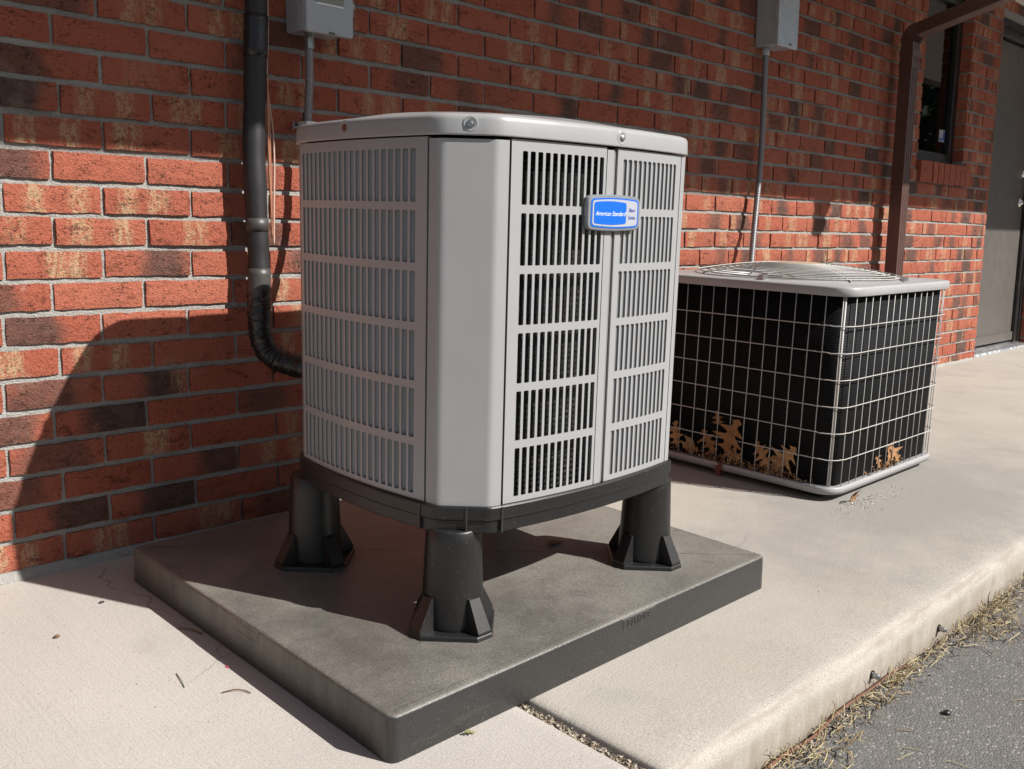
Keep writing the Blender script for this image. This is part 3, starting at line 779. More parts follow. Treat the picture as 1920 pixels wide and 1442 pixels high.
WR = MB().tube(smoothpath(P, 3), .0284, 26); wv = np.array(WR.v); nz_ = rng.normal(0, 1, (len(wv)//26, 26)); nz_ = (nz_ + np.roll(nz_, 1, 1) + np.roll(nz_, -1, 1) + np.roll(nz_, 1, 0) + np.roll(nz_, (1, 2), (0, 1)))/2.2
ctr = wv[:len(wv)//26*26].reshape(-1, 26, 3).mean(1, keepdims=True); wv = ctr + (wv.reshape(-1, 26, 3)-ctr)*(1+.045*nz_[:, :, None]); WR.v = [tuple(q) for q in wv.reshape(-1, 3)]
ln.part('tape_wrap', WR, M['tape'])
tw = Thing('thermostat_wire', 'thin copper coloured wires hanging beside the black pipe on the wall', 'wire', (.50, -.04, .7))
for k, (mt, pts) in enumerate((('wirejacket', [(.496, -.05, 1.60), (.495, -.05, 1.25), (.489, -.048, 1.10), (.492, -.046, 1.05), (.505, -.04, .98), (.507, -.04, .90), (.500, -.045, .80), (.494, -.05, .70)]),
                  ('copper', [(.489, -.05, 1.10), (.487, -.05, 1.0), (.487, -.05, .90), (.489, -.05, .80), (.490, -.05, .72)]),
                  ('copper', [(.490, -.046, 1.08), (.493, -.046, 1.0), (.493, -.046, .88), (.490, -.05, .76)]))):
    tw.part('strand', MB().tube(smoothpath(pts, 6), .0026, 8), M[mt])

# ------------------------------------------------------------------ equipment pad
pad = Thing('equipment_pad', 'thick dark grey plastic pad lying on the pavement under the new condenser', 'equipment pad', (.57, -.62, 0), ML)
pp = rrect(.069, -1.083, 1.098, -.152, .0185, 6); mb = MB()
mb.loft([ring_xy(offset(pp, o), z) for z, o in ((0.001, .002), (.045, .001), (.0690, 0), (.0712, -.0004), (.0734, -.0017), (.0750, -.0040), (.0756, -.0066), (.0757, -.0110), (.0757, -.0160))], True, True, False)
mb.sm = [True]*len(mb.sm); padm = pad.part('pad_slab', mb, M['pad_pl']); padm.data.set_sharp_from_angle(angle=math.radians(40))
# the two shallow notches in the pad rim, and raised marks moulded in the front one
def notch(xa, xb, ya, yb):
    return MB().box((xa, ya, .048), (xb, yb, .0722))
for nm, (xa, xb, ya, yb) in (('rim_notch', (.598, .700, -1.0848, -1.074)), ('rim_notch', (.0674, .078, -.70, -.60))):
    o = bevelled(pad.part(nm, notch(xa, xb, ya, yb), M['pad_pl']), .004)

def text_part(thing, parent, body, size, mat, origin, right, up_, shear=0.0, depth=.0004, name='lettering', spacing=1.0):
    cu = bpy.data.curves.new(name, 'FONT'); cu.body = body; cu.size = size; cu.shear = shear; cu.extrude = depth; cu.offset = -.00008 if mat is M['white'] else 0.0
    cu.align_x = 'CENTER'; cu.align_y = 'CENTER'; cu.space_character = spacing; cu.resolution_u = 3
    cu.materials.append(mat)
    tmp = bpy.data.objects.new(name, cu); COL.objects.link(tmp); dg = bpy.context.evaluated_depsgraph_get()
    me = bpy.data.meshes.new_from_object(tmp.evaluated_get(dg)); me.materials.clear(); me.materials.append(mat)
    bpy.data.objects.remove(tmp); ob = bpy.data.objects.new(name, me); COL.objects.link(ob); ob.parent = parent
    r = Vector(right).normalized(); u = Vector(up_).normalized(); nn = r.cross(u)
    m = Matrix.Identity(4)
    for i in range(3): m[i][0], m[i][1], m[i][2], m[i][3] = r[i], u[i], nn[i], origin[i]-thing.loc[i]
    ob.matrix_local = m
    return ob
text_part(pad, pad.o, '8/1/213', .020, M['pad_pl'], (.646, -1.0852, .0600), (1, 0, 0), (0, 0, 1), 0, .0006, 'moulded_mark', 1.1)

# ------------------------------------------------------------------ new condenser
cond = Thing('air_conditioner', 'putty grey louvered air conditioner condenser standing on four black riser legs', 'air conditioner', (.605, -.69, .0755), ML)
ZB, ZT = .308, .925
A0, C0, D0, E0, F0 = (.297, -.874), (.390, -.969), (.853, -.972), (.880, -.946), (.880, -.475)
B0 = (.297, -.482)
left = arc(B0, A0, -.0165, 24); left = [(min(x, .3335) if False else x, y) for x, y in left]
left = [(2*.297-x if x > .297 else x, y) for x, y in left]
corner = fillet([A0, (.3015, -.899), (.366, -.9625), C0], [0, .030, .022, 0], 7, closed=False)
front = arc(C0, D0, .0185, 40)
rcorner = fillet([D0, (.874, -.969), E0], [0, .02, 0], 5, closed=False)
right = arc(E0, F0, .006, 16)
back = fillet([F0, (.875, -.445), (.845, -.436), (.352, -.432), (.316, -.448), B0], [0, .015, 0, 0, .015, 0], 4, closed=False)
plan = left[:-1] + corner[:-1] + front[:-1] + rcorner[:-1] + right[:-1] + back[:-1]

def curve_fn(pts):
    P = np.array(pts, float); L = np.concatenate([[0], np.cumsum(np.linalg.norm(np.diff(P, axis=0), axis=1))])
    def at(s, dep=0.0):
        s = min(max(s, 0), L[-1]); k = min(max(int(np.searchsorted(L, s))-1, 0), len(P)-2)
        t = (s-L[k])/(L[k+1]-L[k]); q = P[k]+(P[k+1]-P[k])*t
        d = (P[min(k+2, len(P)-1)]-P[max(k-1, 0)]); d /= np.linalg.norm(d); nr = np.array([d[1], -d[0]])
        q = q - nr*dep; return q[0], q[1]
    return at, L[-1]

def louver_panel(name, fn, s0, s1, z0, z1, m0, m1, nslot, rows, slat_dir, mat_slat, slat_ang):
    """punched sheet with rows of upright slots; fn maps arc length to plan"""
    mb = MB(); W_ = s1-s0-m0-m1; pitch = W_/(nslot) ; bar = pitch*.33
    cols = [s0+.0015]; 
    for k in range(nslot):
        a = s0+m0+k*pitch; cols += [a, a+pitch-bar]
    cols.append(s1-.0015)
    zs = [z0]; top = z1-.018; rp = (top-(z0+.010)+.0138)/rows; slot = rp-.0138
    zr = []
    for r in range(rows):
        b = z0+.010 + r*rp; zr.append((b, b+slot)); zs += [b, b+slot]
    zs.append(z1)
    def P(s, z, d): x, y = fn(s, d); return (x, y, z)
    for i in range(len(cols)-1):
        for j in range(len(zs)-1):
            a, b, c, d = cols[i], cols[i+1], zs[j], zs[j+1]
            hole = (i % 2 == 1) and (j % 2 == 1)
            if not hole:
                n = 1 if b-a < .03 else 3
                for q in range(n):
                    s_a, s_b = a+(b-a)*q/n, a+(b-a)*(q+1)/n
                    mb.add([P(s_a, c, 0), P(s_b, c, 0), P(s_b, d, 0), P(s_a, d, 0)], [(0, 1, 2, 3)])
            else:
                ch = .0014; t = .0018
                oc = [(a, c+ch), (a+ch, c), (b-ch, c), (b, c+ch), (b, d-ch), (b-ch, d), (a+ch, d), (a, d-ch)]
                mb.add([P(s, z, 0) for s, z in oc] + [P(s, z, t) for s, z in oc], [(k, (k+1) % 8, 8+(k+1) % 8, 8+k) for k in range(8)])
                for tri in (((a, c), (a+ch, c), (a, c+ch)), ((b, c), (b, c+ch), (b-ch, c)), ((b, d), (b-ch, d), (b, d-ch)), ((a, d), (a, d-ch), (a+ch, d))):
                    mb.add([P(s, z, 0) for s, z in tri], [(0, 1, 2)])
    for a in (s0+.0015, s1-.0015):          # folded side edges
        mb.add([P(a, z0, 0), P(a, z1, 0), P(a, z1, .012), P(a, z0, .012)], [(0, 1, 2, 3)])
    panel = cond.part(name, mb, M['paint'])
    if slat_dir:
        for (b, t_) in zr:
            rb = MB()
            for k in range(nslot):
                a = cols[1+2*k]; e = cols[2+2*k]
                far, near = (e, a) if slat_dir > 0 else (a, e)
                far2 = far + (.0018 if slat_dir > 0 else -.0018); near2 = near - (.003 if slat_dir > 0 else -.003)
                v = [P(far2, b-.002, .0018), P(near2, b-.002, slat_ang), P(near2, t_+.002, slat_ang), P(far2, t_+.002, .0018)]
                rb.add(v, [(0, 1, 2, 3) if slat_dir < 0 else (3, 2, 1, 0)])
            cond.part('louver_row', rb, mat_slat, parent=panel)
    return panel

Lf, LL = curve_fn(left[::1]); Ff, FL = curve_fn(front)
louver_panel('louvered_panel', Lf, 0, LL-.0012, ZB, ZT, .014, .0215, 20, 6, -1, M['paint_dull'], .017)
xm = lambda x: next(s for s in np.linspace(0, FL, 2000) if Ff(s)[0] >= x)
sA, sB = xm(.609), xm(.637)
louver_panel('louvered_panel', Ff, .0012, sA, ZB, ZT, .024, .003, 12, 6, 0, None, 0)
louver_panel('louvered_panel', Ff, sB, FL-.001, ZB, ZT, .0175, .016, 12, 6, 1, M['paint_dull'], .0115)
# plain upright between the two front grilles, with a folded step
mb = MB()
for (a, b, da, db) in ((sA+.001, sA+.019, .0005, .0005), (sA+.019, sA+.0225, .0005, .007), (sA+.0225, sB-.001, .007, .004)):
    for q in range(4):
        u0, u1 = a+(b-a)*q/4, a+(b-a)*(q+1)/4; d0, d1 = da+(db-da)*q/4, da+(db-da)*(q+1)/4
        (xa, ya), (xb, yb) = Ff(u0, d0), Ff(u1, d1)
        mb.add([(xa, ya, ZB), (xb, yb, ZB), (xb, yb, ZT-.004), (xa, ya, ZT-.004)], [(0, 1, 2, 3)])
cond.part('centre_post', mb, M['paint'])
# smooth rounded corner panel
cf, CL = curve_fn(corner); mb = MB(); ss = np.linspace(.0018, CL-.0018, 40)
for k in range(len(ss)-1):
    (xa, ya), (xb, yb) = cf(ss[k], -.0006), cf(ss[k+1], -.0006)
    mb.add([(xa, ya, ZB-.001), (xb, yb, ZB-.001), (xb, yb, ZT-.003), (xa, ya, ZT-.003)], [(0, 1, 2, 3)], True)
cond.part('corner_panel', mb, M['paint'])
mb = MB(); pts = rcorner + right[1:] + back[1:]
mb.loft([ring_xy(pts, ZB), ring_xy(pts, ZT)], False, False, True, closed=False); cond.part('rear_panel', mb, M['paint'])
# coil inside
mb = MB(); ip = offset(plan, -.030); mb.loft([ring_xy(ip, ZB-.01), ring_xy(ip, ZT+.01)], False, True, True); cond.part('coil', mb, M['coil'])
# cap with its raised fan ring
cx0, cy0 = .606, -.693; K = 120
def polar(poly, off):
    q = offset(poly, off); out = []
    for k in range(K):
        a = 2*math.pi*k/K; d = np.array([math.cos(a), math.sin(a)]); best = None
        for i in range(len(q)):
            p0 = np.array(q[i-1]); p1 = np.array(q[i]); e = p1-p0
            den = d[0]*e[1]-d[1]*e[0]
            if abs(den) < 1e-12: continue
            w = p0-np.array([cx0, cy0]); t = (w[0]*e[1]-w[1]*e[0])/den; s = (w[0]*d[1]-w[1]*d[0])/den
            if t > 0 and -1e-6 <= s <= 1+1e-6: best = t if best is None else max(best, t)
        out.append((cx0+d[0]*best, cy0+d[1]*best))
    return out
def circ(r): return [(cx0+r*math.cos(2*math.pi*k/K), cy0+r*.86*math.sin(2*math.pi*k/K)) for k in range(K)]
cap = MB(); ch = .927
rings = [ring_xy(polar(plan, -.012), ch+.004), ring_xy(polar(plan, .0025), ch+.0005), ring_xy(polar(plan, .0052), ch), ring_xy(polar(plan, .0055), ch+.003), ring_xy(polar(plan, .0045), ch+.024), ring_xy(polar(plan, .0035), ch+.0285), ring_xy(polar(plan, .0005), ch+.0325), ring_xy(polar(plan, -.006), ch+.0350), ring_xy(polar(plan, -.014), ch+.0365)]
pa, pb = polar(plan, -.014), circ(.248)
lp_ = lambda t: [(a[0]+(b[0]-a[0])*t, a[1]+(b[1]-a[1])*t) for a, b in zip(pa, pb)]
rings += [ring_xy(lp_(t), ch+z) for t, z in ((.2, .0385), (.4, .0412), (.6, .0443), (.8, .0470), (.92, .0484), (1.0, .0490))]
rings += [ring_xy(circ(.238), ch+.0490), ring_xy(circ(.230), ch+.043), ring_xy(circ(.228), ch-.02)]
cap.loft(rings, False, False, True)
capo = cond.part('cap', cap, M['paint'])
fg = MB()
for r in np.linspace(.03, .22, 9):
    fg.tube([(cx0+r*math.cos(t), cy0+r*.86*math.sin(t), ch+.047) for t in np.linspace(0, 2*math.pi, 40)], .0022, 6, caps=False)
for k in range(6):
    t = math.pi*k/3; fg.tube([(cx0, cy0, ch+.049), (cx0+.233*math.cos(t), cy0+.233*.86*math.sin(t), ch+.049)], .003, 6)
cond.part('fan_guard', fg, M['black_pl'], parent=capo)
# cap screws in dished seats
def screw(thing, parent, c, nrm, r=.0050, seat=True, mat='zinc'):
    c = Vector(c); n_ = Vector(nrm).normalized(); a = n_.cross(Vector((0, 0, 1))).normalized(); b = n_.cross(a)
    rg = lambda r_, h, k: [c + n_*h + (a*math.cos(2*math.pi*i/k) + b*math.sin(2*math.pi*i/k))*r_ for i in range(k)]
    if seat:
        sm = MB().loft([rg(.0128, .0001, 20), rg(.0112, .0009, 20), rg(.0095, .0006, 20), rg(.0085, .0002, 20)], False, True, True); thing.part('screw_seat', sm, M['paint'], parent=parent)
    sm = MB().loft([rg(r*1.35, .0004, 16), rg(r*1.35, .0012, 16), rg(r*.9, .0013, 6+10), rg(r*.85, .0034, 16), rg(r*.5, .0040, 16)], False, True, False); thing.part('screw', sm, M[mat], parent=parent)
zc_ = ch+.016
(xk, yk) = cf(CL*.52, -.0052); screw(cond, capo, (xk, yk, zc_+.002), (-.70, -.71, 0))
(xk, yk) = Ff(xm(.641), -.0052); screw(cond, capo, (xk, yk, zc_), (0, -1, 0))
(xk, yk) = Lf(LL*.47, -.0052); screw(cond, capo, (xk, yk, zc_+.003), (-1, 0, 0), .005, True, 'rust')
# black base pan and riser legs
base = MB(); bo = lambda o, z: ring_xy(offset(plan, o), z)
base.loft([bo(-.03, .259), bo(.0015, .259), bo(.0025, .2605), bo(.0025, .2805), bo(.0038, .282), bo(.0062, .283), bo(.0068, .285), bo(.0068, .3045), bo(.0055, .307), bo(-.004, .3075)], True, True, False)
cond.part('base_pan', base, M['black_pl'])
for (x_, y_) in (Lf(LL*.985, -.0072), cf(CL*.55, -.0074), cf(CL*.98, -.0074)):
    cond.part('pan_seam', MB().box((x_-.001, y_-.001, .2596), (x_+.0025, y_+.0025, .3055)), M['bronze'])
for (lx, ly) in ((.344, -.897), (.873, -.917), (.330, -.468), (.873, -.468)):
    lg = MB(); circ_ = lambda r, z: [(lx+r*math.cos(2*math.pi*k/28), ly+r*math.sin(2*math.pi*k/28), z) for k in range(28)]
    lg.loft([circ_(.0575, .0765), circ_(.0565, .090), circ_(.0500, .238), circ_(.0490, .2605), circ_(.0470, .2635), circ_(.043, .2640)], True, True, True)
    leg = cond.part('leg', lg, M['black_pl'])
    w = .0175; L_ = .088
    oc = [(w, -L_), (L_, -w), (L_, w), (w, L_), (-w, L_), (-L_, w), (-L_, -w), (-w, -L_)]
    ft = MB().loft([ring_xy([(lx+x, ly+y) for x, y in offset(oc, o)], z) for z, o in ((.0758, 0), (.082, -.001), (.0845, -.003))])
    cond.part('foot', ft, M['black_pl'], parent=leg)
    for k in range(4):
        rb = MB()
        a = k*math.pi/2; ca, sa = math.cos(a), math.sin(a); T = lambda r, t, z: (lx+r*ca-t*sa, ly+r*sa+t*ca, z)
        t = .0145
        rb.add([T(.040, -t, .084), T(.086, -t, .084), T(.086, t, .084), T(.040, t, .084), T(.040, -t*.8, .147), T(.0585, -t*.8, .142), T(.0585, t*.8, .142), T(.040, t*.8, .147), T(.0865, -t, .090), T(.0865, t, .090)],
               [(0, 3, 2, 1), (4, 5, 6, 7), (0, 1, 8, 5, 4), (3, 7, 6, 9, 2), (1, 2, 9, 8), (8, 9, 6, 5)])
        cond.part('rib', rb, M['black_pl'], parent=leg)
# badge
bx_, bz_ = .6245, .811; yb = -.9900
def badge_ring(w, h, r, y, bow=.0035, ns=5):
    w, h, r, bow = w*.89, h*.885, r*.89, bow*.89
    pts = rrect(-w/2, -h/2, w/2, h/2, r, 6); out = []
    for i in range(len(pts)):
        p0, p1 = pts[i], pts[(i+1) % len(pts)]; n_ = 8 if math.dist(p0, p1) > .02 else 1
        for k in range(n_):
            x = p0[0]+(p1[0]-p0[0])*k/n_; z = p0[1]+(p1[1]-p0[1])*k/n_
            out.append((x, z*(1+bow/(h/2)*(1-(2*x/w)**2)) ))
    return [(bx_+x, y, bz_+z) for x, z in out]
mb = MB().loft([badge_ring(.164, .066, .014, yb), badge_ring(.164, .066, .014, yb-.0055), badge_ring(.160, .062, .012, yb-.0085), badge_ring(.148, .052, .009, yb-.0090)], True, True, False)
bdg = cond.part('badge', mb, M['badge_edge'])
cond.part('badge_face', MB().loft([badge_ring(.147, .0535, .0085, yb-.0091), badge_ring(.147, .0535, .0085, yb-.0096)]), M['blue'], parent=bdg)
cond.part('badge_border', MB().loft([badge_ring(.139, .0475, .007, yb-.0097), badge_ring(.139, .0475, .007, yb-.0101)]), M['badge_white'], parent=bdg)
bx_ = .6245-.0138
cond.part('badge_field', MB().loft([badge_ring(.099, .041, .005, yb-.0102, .0028), badge_ring(.099, .041, .005, yb-.0106, .0028)]), M['blue'], parent=bdg)
bx_ = .6245
text_part(cond, bdg, 'American Standard', .0112, M['white'], (.6107, yb-.0109, .8095), (1, 0, 0), (.0, 0, 1), .35, .0002, 'lettering', .95)
text_part(cond, bdg, 'Silver', .0094, M['navy'], (.6712, yb-.0104, .8165), (1, 0, 0), (0, 0, 1), 0, .0002, 'lettering', .9)
text_part(cond, bdg, 'Series', .0094, M['navy'], (.6712, yb-.0104, .8035), (1, 0, 0), (0, 0, 1), 0, .0002, 'lettering', .9)

# ------------------------------------------------------------------ old condenser
old = Thing('air_conditioner', 'low old square condenser with white wire cage and black coil farther along wall', 'air conditioner', (2.17, -.52, 0), ML)
OX0, OX1, OY0, OY1 = 1.797, 2.520, -.884, -.150
op = rrect(OX0, OY0, OX1, OY1, .070, 9)
mb = MB().loft([ring_xy(offset(op, o), z) for z, o in ((.030, -.010), (.0265, -.004), (.0225, .001), (.0225, .003), (.0415, .003), (.0435, .001), (.0435, -.004))], True, True, True); old.part('base_rim', mb, M['paint_old'])
mb = MB()
for x, y in ((1.90, -.80), (2.42, -.80), (1.90, -.22), (2.42, -.22)): mb.loft([ring_xy(rrect(x-.06, y-.03, x+.06, y+.03, .01, 2), z) for z in (.001, .024)])
mb.box((1.93, -.835, .001), (2.47, -.20, .0215))
old.part('foot', mb, M['black_pl'])
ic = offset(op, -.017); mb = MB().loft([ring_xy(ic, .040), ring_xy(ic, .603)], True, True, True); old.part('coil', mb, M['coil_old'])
# cap with round opening
ocx, ocy = 2.165, -.515; K2 = 96
def rr_polar(off):
    q = offset(op, off); out = []
    for k in range(K2):
        a = 2*math.pi*k/K2; d = np.array([math.cos(a), math.sin(a)]); best = 0
        for i in range(len(q)):
            p0 = np.array(q[i-1]); e = np.array(q[i])-p0; den = d[0]*e[1]-d[1]*e[0]
            if abs(den) < 1e-12: continue
            w = p0-np.array([ocx, ocy]); t = (w[0]*e[1]-w[1]*e[0])/den; s = (w[0]*d[1]-w[1]*d[0])/den
            if t > 0 and -1e-6 <= s <= 1+1e-6: best = max(best, t)
        out.append((ocx+d[0]*best, ocy+d[1]*best))
    return out
oc_ = lambda r, z: [(ocx+r*math.cos(2*math.pi*k/K2), ocy+r*math.sin(2*math.pi*k/K2), z) for k in range(K2)]
mb = MB().loft([ring_xy(rr_polar(-.012), .6005), ring_xy(rr_polar(.006), .6005), ring_xy(rr_polar(.0075), .6025), ring_xy(rr_polar(.0075), .622), ring_xy(rr_polar(.005), .6262), ring_xy(rr_polar(-.002), .628), oc_(.335, .6285), oc_(.322, .634), oc_(.312, .634), oc_(.300, .626), oc_(.296, .585)], False, False, True)
ocap = old.part('cap', mb, M['paint_old'])
mb = MB().loft([oc_(.293, .60), oc_(.292, .585), oc_(.02, .590)], False, True, True); old.part('fan_deck', mb, M['well_dark'])
dome = lambda r: .638 + .034*(1-(r/.325)**2)
gd = None
fgm = []
for k, r in enumerate(np.linspace(.10, .325, 12)):
    t_ = [(ocx+r*math.cos(t), ocy+r*math.sin(t), dome(r)) for t in np.linspace(0, 2*math.pi, 61)]
    o = old.part('guard_ring', MB().tube(t_, .0017, 6, caps=False), M['wire'])
for k in range(8):
    a = math.pi*k/4+.2
    old.part('guard_spoke', MB().tube([(ocx+r*math.cos(a), ocy+r*math.sin(a), dome(r)-.003) for r in np.linspace(.05, .334, 8)], .0027, 6), M['wire'])
    if k % 2 == 0:
        r = .334; c = (ocx+r*math.cos(a), ocy+r*math.sin(a), .633)
        old.part('guard_clip', MB().box((c[0]-.014, c[1]-.008, .630), (c[0]+.014, c[1]+.008, .642)), M['rust' if k in (0,) else 'zinc'])
mb = MB().loft([oc_(.080, .656), oc_(.082, .666), oc_(.072, .671), oc_(.02, .672)], True, True, True); old.part('motor_cap', mb, M['tan'])
for k in range(4):
    a = k*math.pi/2+.5; mb = MB()
    pts = []
    for r in (.05, .15, .285):
        for w, z in ((-.30, .605), (.30, .625)):
            aa = a + w*(.9 if r < .1 else 1.15); pts.append((ocx+r*math.cos(aa), ocy+r*math.sin(aa), z))
    mb.add(pts, [(0, 1, 3, 2), (2, 3, 5, 4)], True); old.part('fan_blade', mb, M['blade'])
# wire cage: every wire on its own, sharing one mesh per kind
def resample(poly, step):
    P = np.array(list(poly)+[poly[0]]); L = np.concatenate([[0], np.cumsum(np.linalg.norm(np.diff(P, axis=0), axis=1))]); n_ = int(round(L[-1]/step)); out = []
    for i in range(n_):
        s = L[-1]*i/n_; k = min(int(np.searchsorted(L, s, 'right'))-1, len(P)-2); t = (s-L[k])/(L[k+1]-L[k]); out.append(P[k]+(P[k+1]-P[k])*t)
    return out
wp = offset(op, -.002); proto = None
mbv = MB().tube([(0, 0, .045), (.0004, 0, .2), (-.0003, .0003, .4), (0, 0, .606)], .0015, 6)
me_v = bpy.data.meshes.new('upright_wire'); me_v.from_pydata([tuple(v) for v in mbv.v], [], mbv.f); me_v.polygons.foreach_set('use_smooth', mbv.sm); me_v.materials.append(M['wire'])
for q in resample(wp, .0472):
    o = bpy.data.objects.new('upright_wire', me_v); COL.objects.link(o); o.parent = old.o; o.location = (q[0]-old.loc[0]+rng.normal(0, .0008), q[1]-old.loc[1]+rng.normal(0, .0008), -old.loc[2])
    o.rotation_euler = (rng.normal(0, .002), rng.normal(0, .002), rng.uniform(0, 6))
for z in np.linspace(.126, .516, 6):
    hp = [(x, y, z+rng.normal(0, .0006)) for x, y in offset(op, .0012)]; hp.append(hp[0]); old.part('cross_wire', MB().tube(hp, .0016, 6, caps=False), M['wire'])
cq = (OX0+.0235, OY0+.0235)
old.part('corner_post', MB().tube([(cq[0], cq[1], .045), (cq[0], cq[1], .604)], .0033, 8), M['wire'])
screw(old, ocap, (OX0+.0205, OY0+.0205, .613), (-.7, -.7, 0), .005, False)
screw(old, ocap, (OX0+.0215, OY0+.0215, .036), (-.7, -.7, 0), .005, False)

# ------------------------------------------------------------------ dead leaves caught in and around the old condenser
def leaf_mesh(sc=1.0, curl=.25, seed=0):
    r = random.Random(seed); half = []
    lob = [(.0, .02), (.10, .06), (.16, .30), (.24, .10), (.34, .12), (.44, .46), (.52, .14), (.60, .12), (.70, .40), (.76, .10), (.84, .08), (.90, .16), (1.0, 0.0)]
    for t, w in lob: half.append((t + r.uniform(-.02, .02), w*r.uniform(.8, 1.15)))
    vs = []; fs = []
    def pt(t, w):
        z = curl*(w*w*1.2 + .35*math.sin(t*3+seed)); return ((w)*sc, (t-.0)*sc, z*sc*.6)
    n_ = len(half)
    for t, w in half: vs += [pt(t-.08*w, -w), pt(t, 0), pt(t-.08*w+r.uniform(-.03, .03), w)]
    for k in range(n_-1):
        a = 3*k; fs += [(a, a+1, a+4, a+3), (a+1, a+2, a+5, a+4)]
    mb = MB().add(vs, fs, True); mb.tube([(0, -.22*sc, 0), (0, 0, .01*sc)], .006*sc, 5)
    return mb
def leaf(px, plane, val, sc, rot, lean, label, face='x', seed=0, mat='leaf', name='oak_leaf', group='oak leaves caught in the old condenser cage', curl=.45, cat='leaf'):
    mb = leaf_mesh(sc, curl, seed); mb.v = [(x, y-.4*sc, z) for x, y, z in mb.v]
    ob = mb.build(name, M[mat])
    if face == 'x': Rm = Matrix(((0, 0, -1), (-1, 0, 0), (0, 1, 0))).to_4x4()
    elif face == 'y': Rm = Matrix(((1, 0, 0), (0, 0, -1), (0, 1, 0))).to_4x4()
    else: Rm = Matrix.Identity(4)
    sc *= 1; ob.matrix_world = ML @ Matrix.Translation(Vector(px)) @ Rm @ Matrix.Rotation(lean, 4, 'X') @ Matrix.Rotation(rot, 4, 'Z')
    return tag(ob, label, cat, group)
LX = OX0+.0075
leaf((LX, -.325, .098), 0, 0, .085, .3, -.06, 'tan oak leaf at the end of the cage pile beside the new condenser', seed=1)
leaf((LX+.006, -.372, .086), 0, 0, .078, -.7, -.05, 'small orange oak leaf tilted sideways, second from the hidden end of pile', seed=2)
leaf((LX-.003, -.395, .068), 0, 0, .055, 1.5, -.05, 'stubby brown oak leaf lying sideways low on the rim', seed=3)
leaf((LX, -.452, .092), 0, 0, .085, .55, -.08, 'pale orange oak leaf leaning left near the middle of the pile', seed=4)
leaf((LX+.008, -.478, .168), 0, 0, .065, .2, -.05, 'pointed brown oak leaf standing highest of the pile behind the cage', seed=5)
leaf((LX-.004, -.532, .125), 0, 0, .125, -.35, -.06, 'largest orange oak leaf spread wide behind the cage wires', seed=6)
leaf((LX+.005, -.545, .082), 0, 0, .09, 1.2, -.04, 'brown oak leaf lying under the largest one in the cage', seed=7)
leaf((LX, -.648, .098), 0, 0, .085, .8, -.05, 'reddish oak leaf with two horns left of the tall tan pair', seed=8)
leaf((LX+.007, -.683, .118), 0, 0, .105, .1, -.05, 'upright tan oak leaf nearest above the rim at the corner side', seed=9)
leaf((LX-.003, -.712, .095), 0, 0, .110, -.75, -.06, 'bright tan oak leaf with long spread lobes nearest the cage corner', seed=10)
leaf((LX+.002, -.690, .066), 0, 0, .085, 1.45, -.03, 'tan oak leaf lying flat along the rim near the cage corner', seed=11)
leaf((OX0-.006, -.505, .030), 0, 0, .050, 2.8, .2, 'dark curled leaf hanging down over the outside of the base rim', seed=12, mat='rustred')
leaf((2.165, OY0+.012, .078), 0, 0, .070, -.4, -.1, 'crumpled pale leaf standing in the sunny front of the cage', face='y', seed=13, curl=.7)
leaf((2.205, OY0+.010, .090), 0, 0, .085, .35, -.1, 'curled tan leaf with raised tip in the sunny front of the cage', face='y', seed=14, curl=.7)
leaf((2.115, OY0+.011, .072), 0, 0, .055, .1, -.05, 'narrow whitish leaf upright on the sunny front rim', face='y', seed=15, curl=.5)
leaf((1.868, -.925, .016), 0, 0, .065, .9, .5, 'curled brown leaf on the pavement under the old condenser corner', face='y', seed=16, curl=1.0, group=None)
leaf((.795, -.728, .079), 0, 0, .055, 1.9, 0, 'red brown leaf lying on the pad in the condenser shadow', face='z', seed=17, mat='rustred', group=None, curl=.3)
leaf((.212, -1.098, .004), 0, 0, .020, 1.2, 0, 'small yellow green leaf on the pavement against the pad front', face='z', seed=18, mat='lime', group=None, curl=.5, name='green_leaf')

# ------------------------------------------------------------------ small litter and the kerb
def small(name, mb, mat, label, cat, group=None): return tag(mb.build(name, M[mat], None, ML), label, cat, group)
small('seed', MB().loft([[(-.15+r*math.cos(t)*1.3, -.337+r*math.sin(t), z) for t in np.linspace(0, 6.28, 9)[:-1]] for z, r in ((.0005, .003), (.003, .005), (.006, .002))], True, True, True), 'bark', 'tiny brown seed lying alone on the pale pavement', 'seed')
small('paper_scrap', MB().box((.031, -.654, .0006), (.034, -.645, .0014)), 'pink', 'tiny pink scrap on the pale pavement beside the pad', 'scrap')
small('grass_blade', MB().tube(smoothpath([(-.056, -.67, .001), (-.050, -.645, .0022), (-.045, -.615, .001)], 4), .0008, 5), 'grass', 'single green grass blade lying on the pale pavement', 'grass blade')
small('twig', MB().tube(smoothpath([(-.018, -.728, .002), (.0, -.735, .004), (.012, -.745, .003), (.018, -.76, .002)], 4), .0010, 5), 'bark', 'short bent brown twig on the pale pavement', 'twig')
small('twig', MB().tube(smoothpath([(.036, -.45, .003), (.05, -.475, .005), (.058, -.50, .003)], 4), .0014, 5), 'bark', 'brown twig in the shadow along the left side of the pad', 'twig')
small('dead_insect', MB().loft([[(-.028+r*1.8*math.cos(t), -.232+r*math.sin(t), z) for t in np.linspace(0, 6.28, 9)[:-1]] for z, r in ((.0003, .003), (.002, .0036), (.004, .0015))], True, True, True), 'bronze', 'small black dead insect on the pavement in the wall shadow', 'insect')
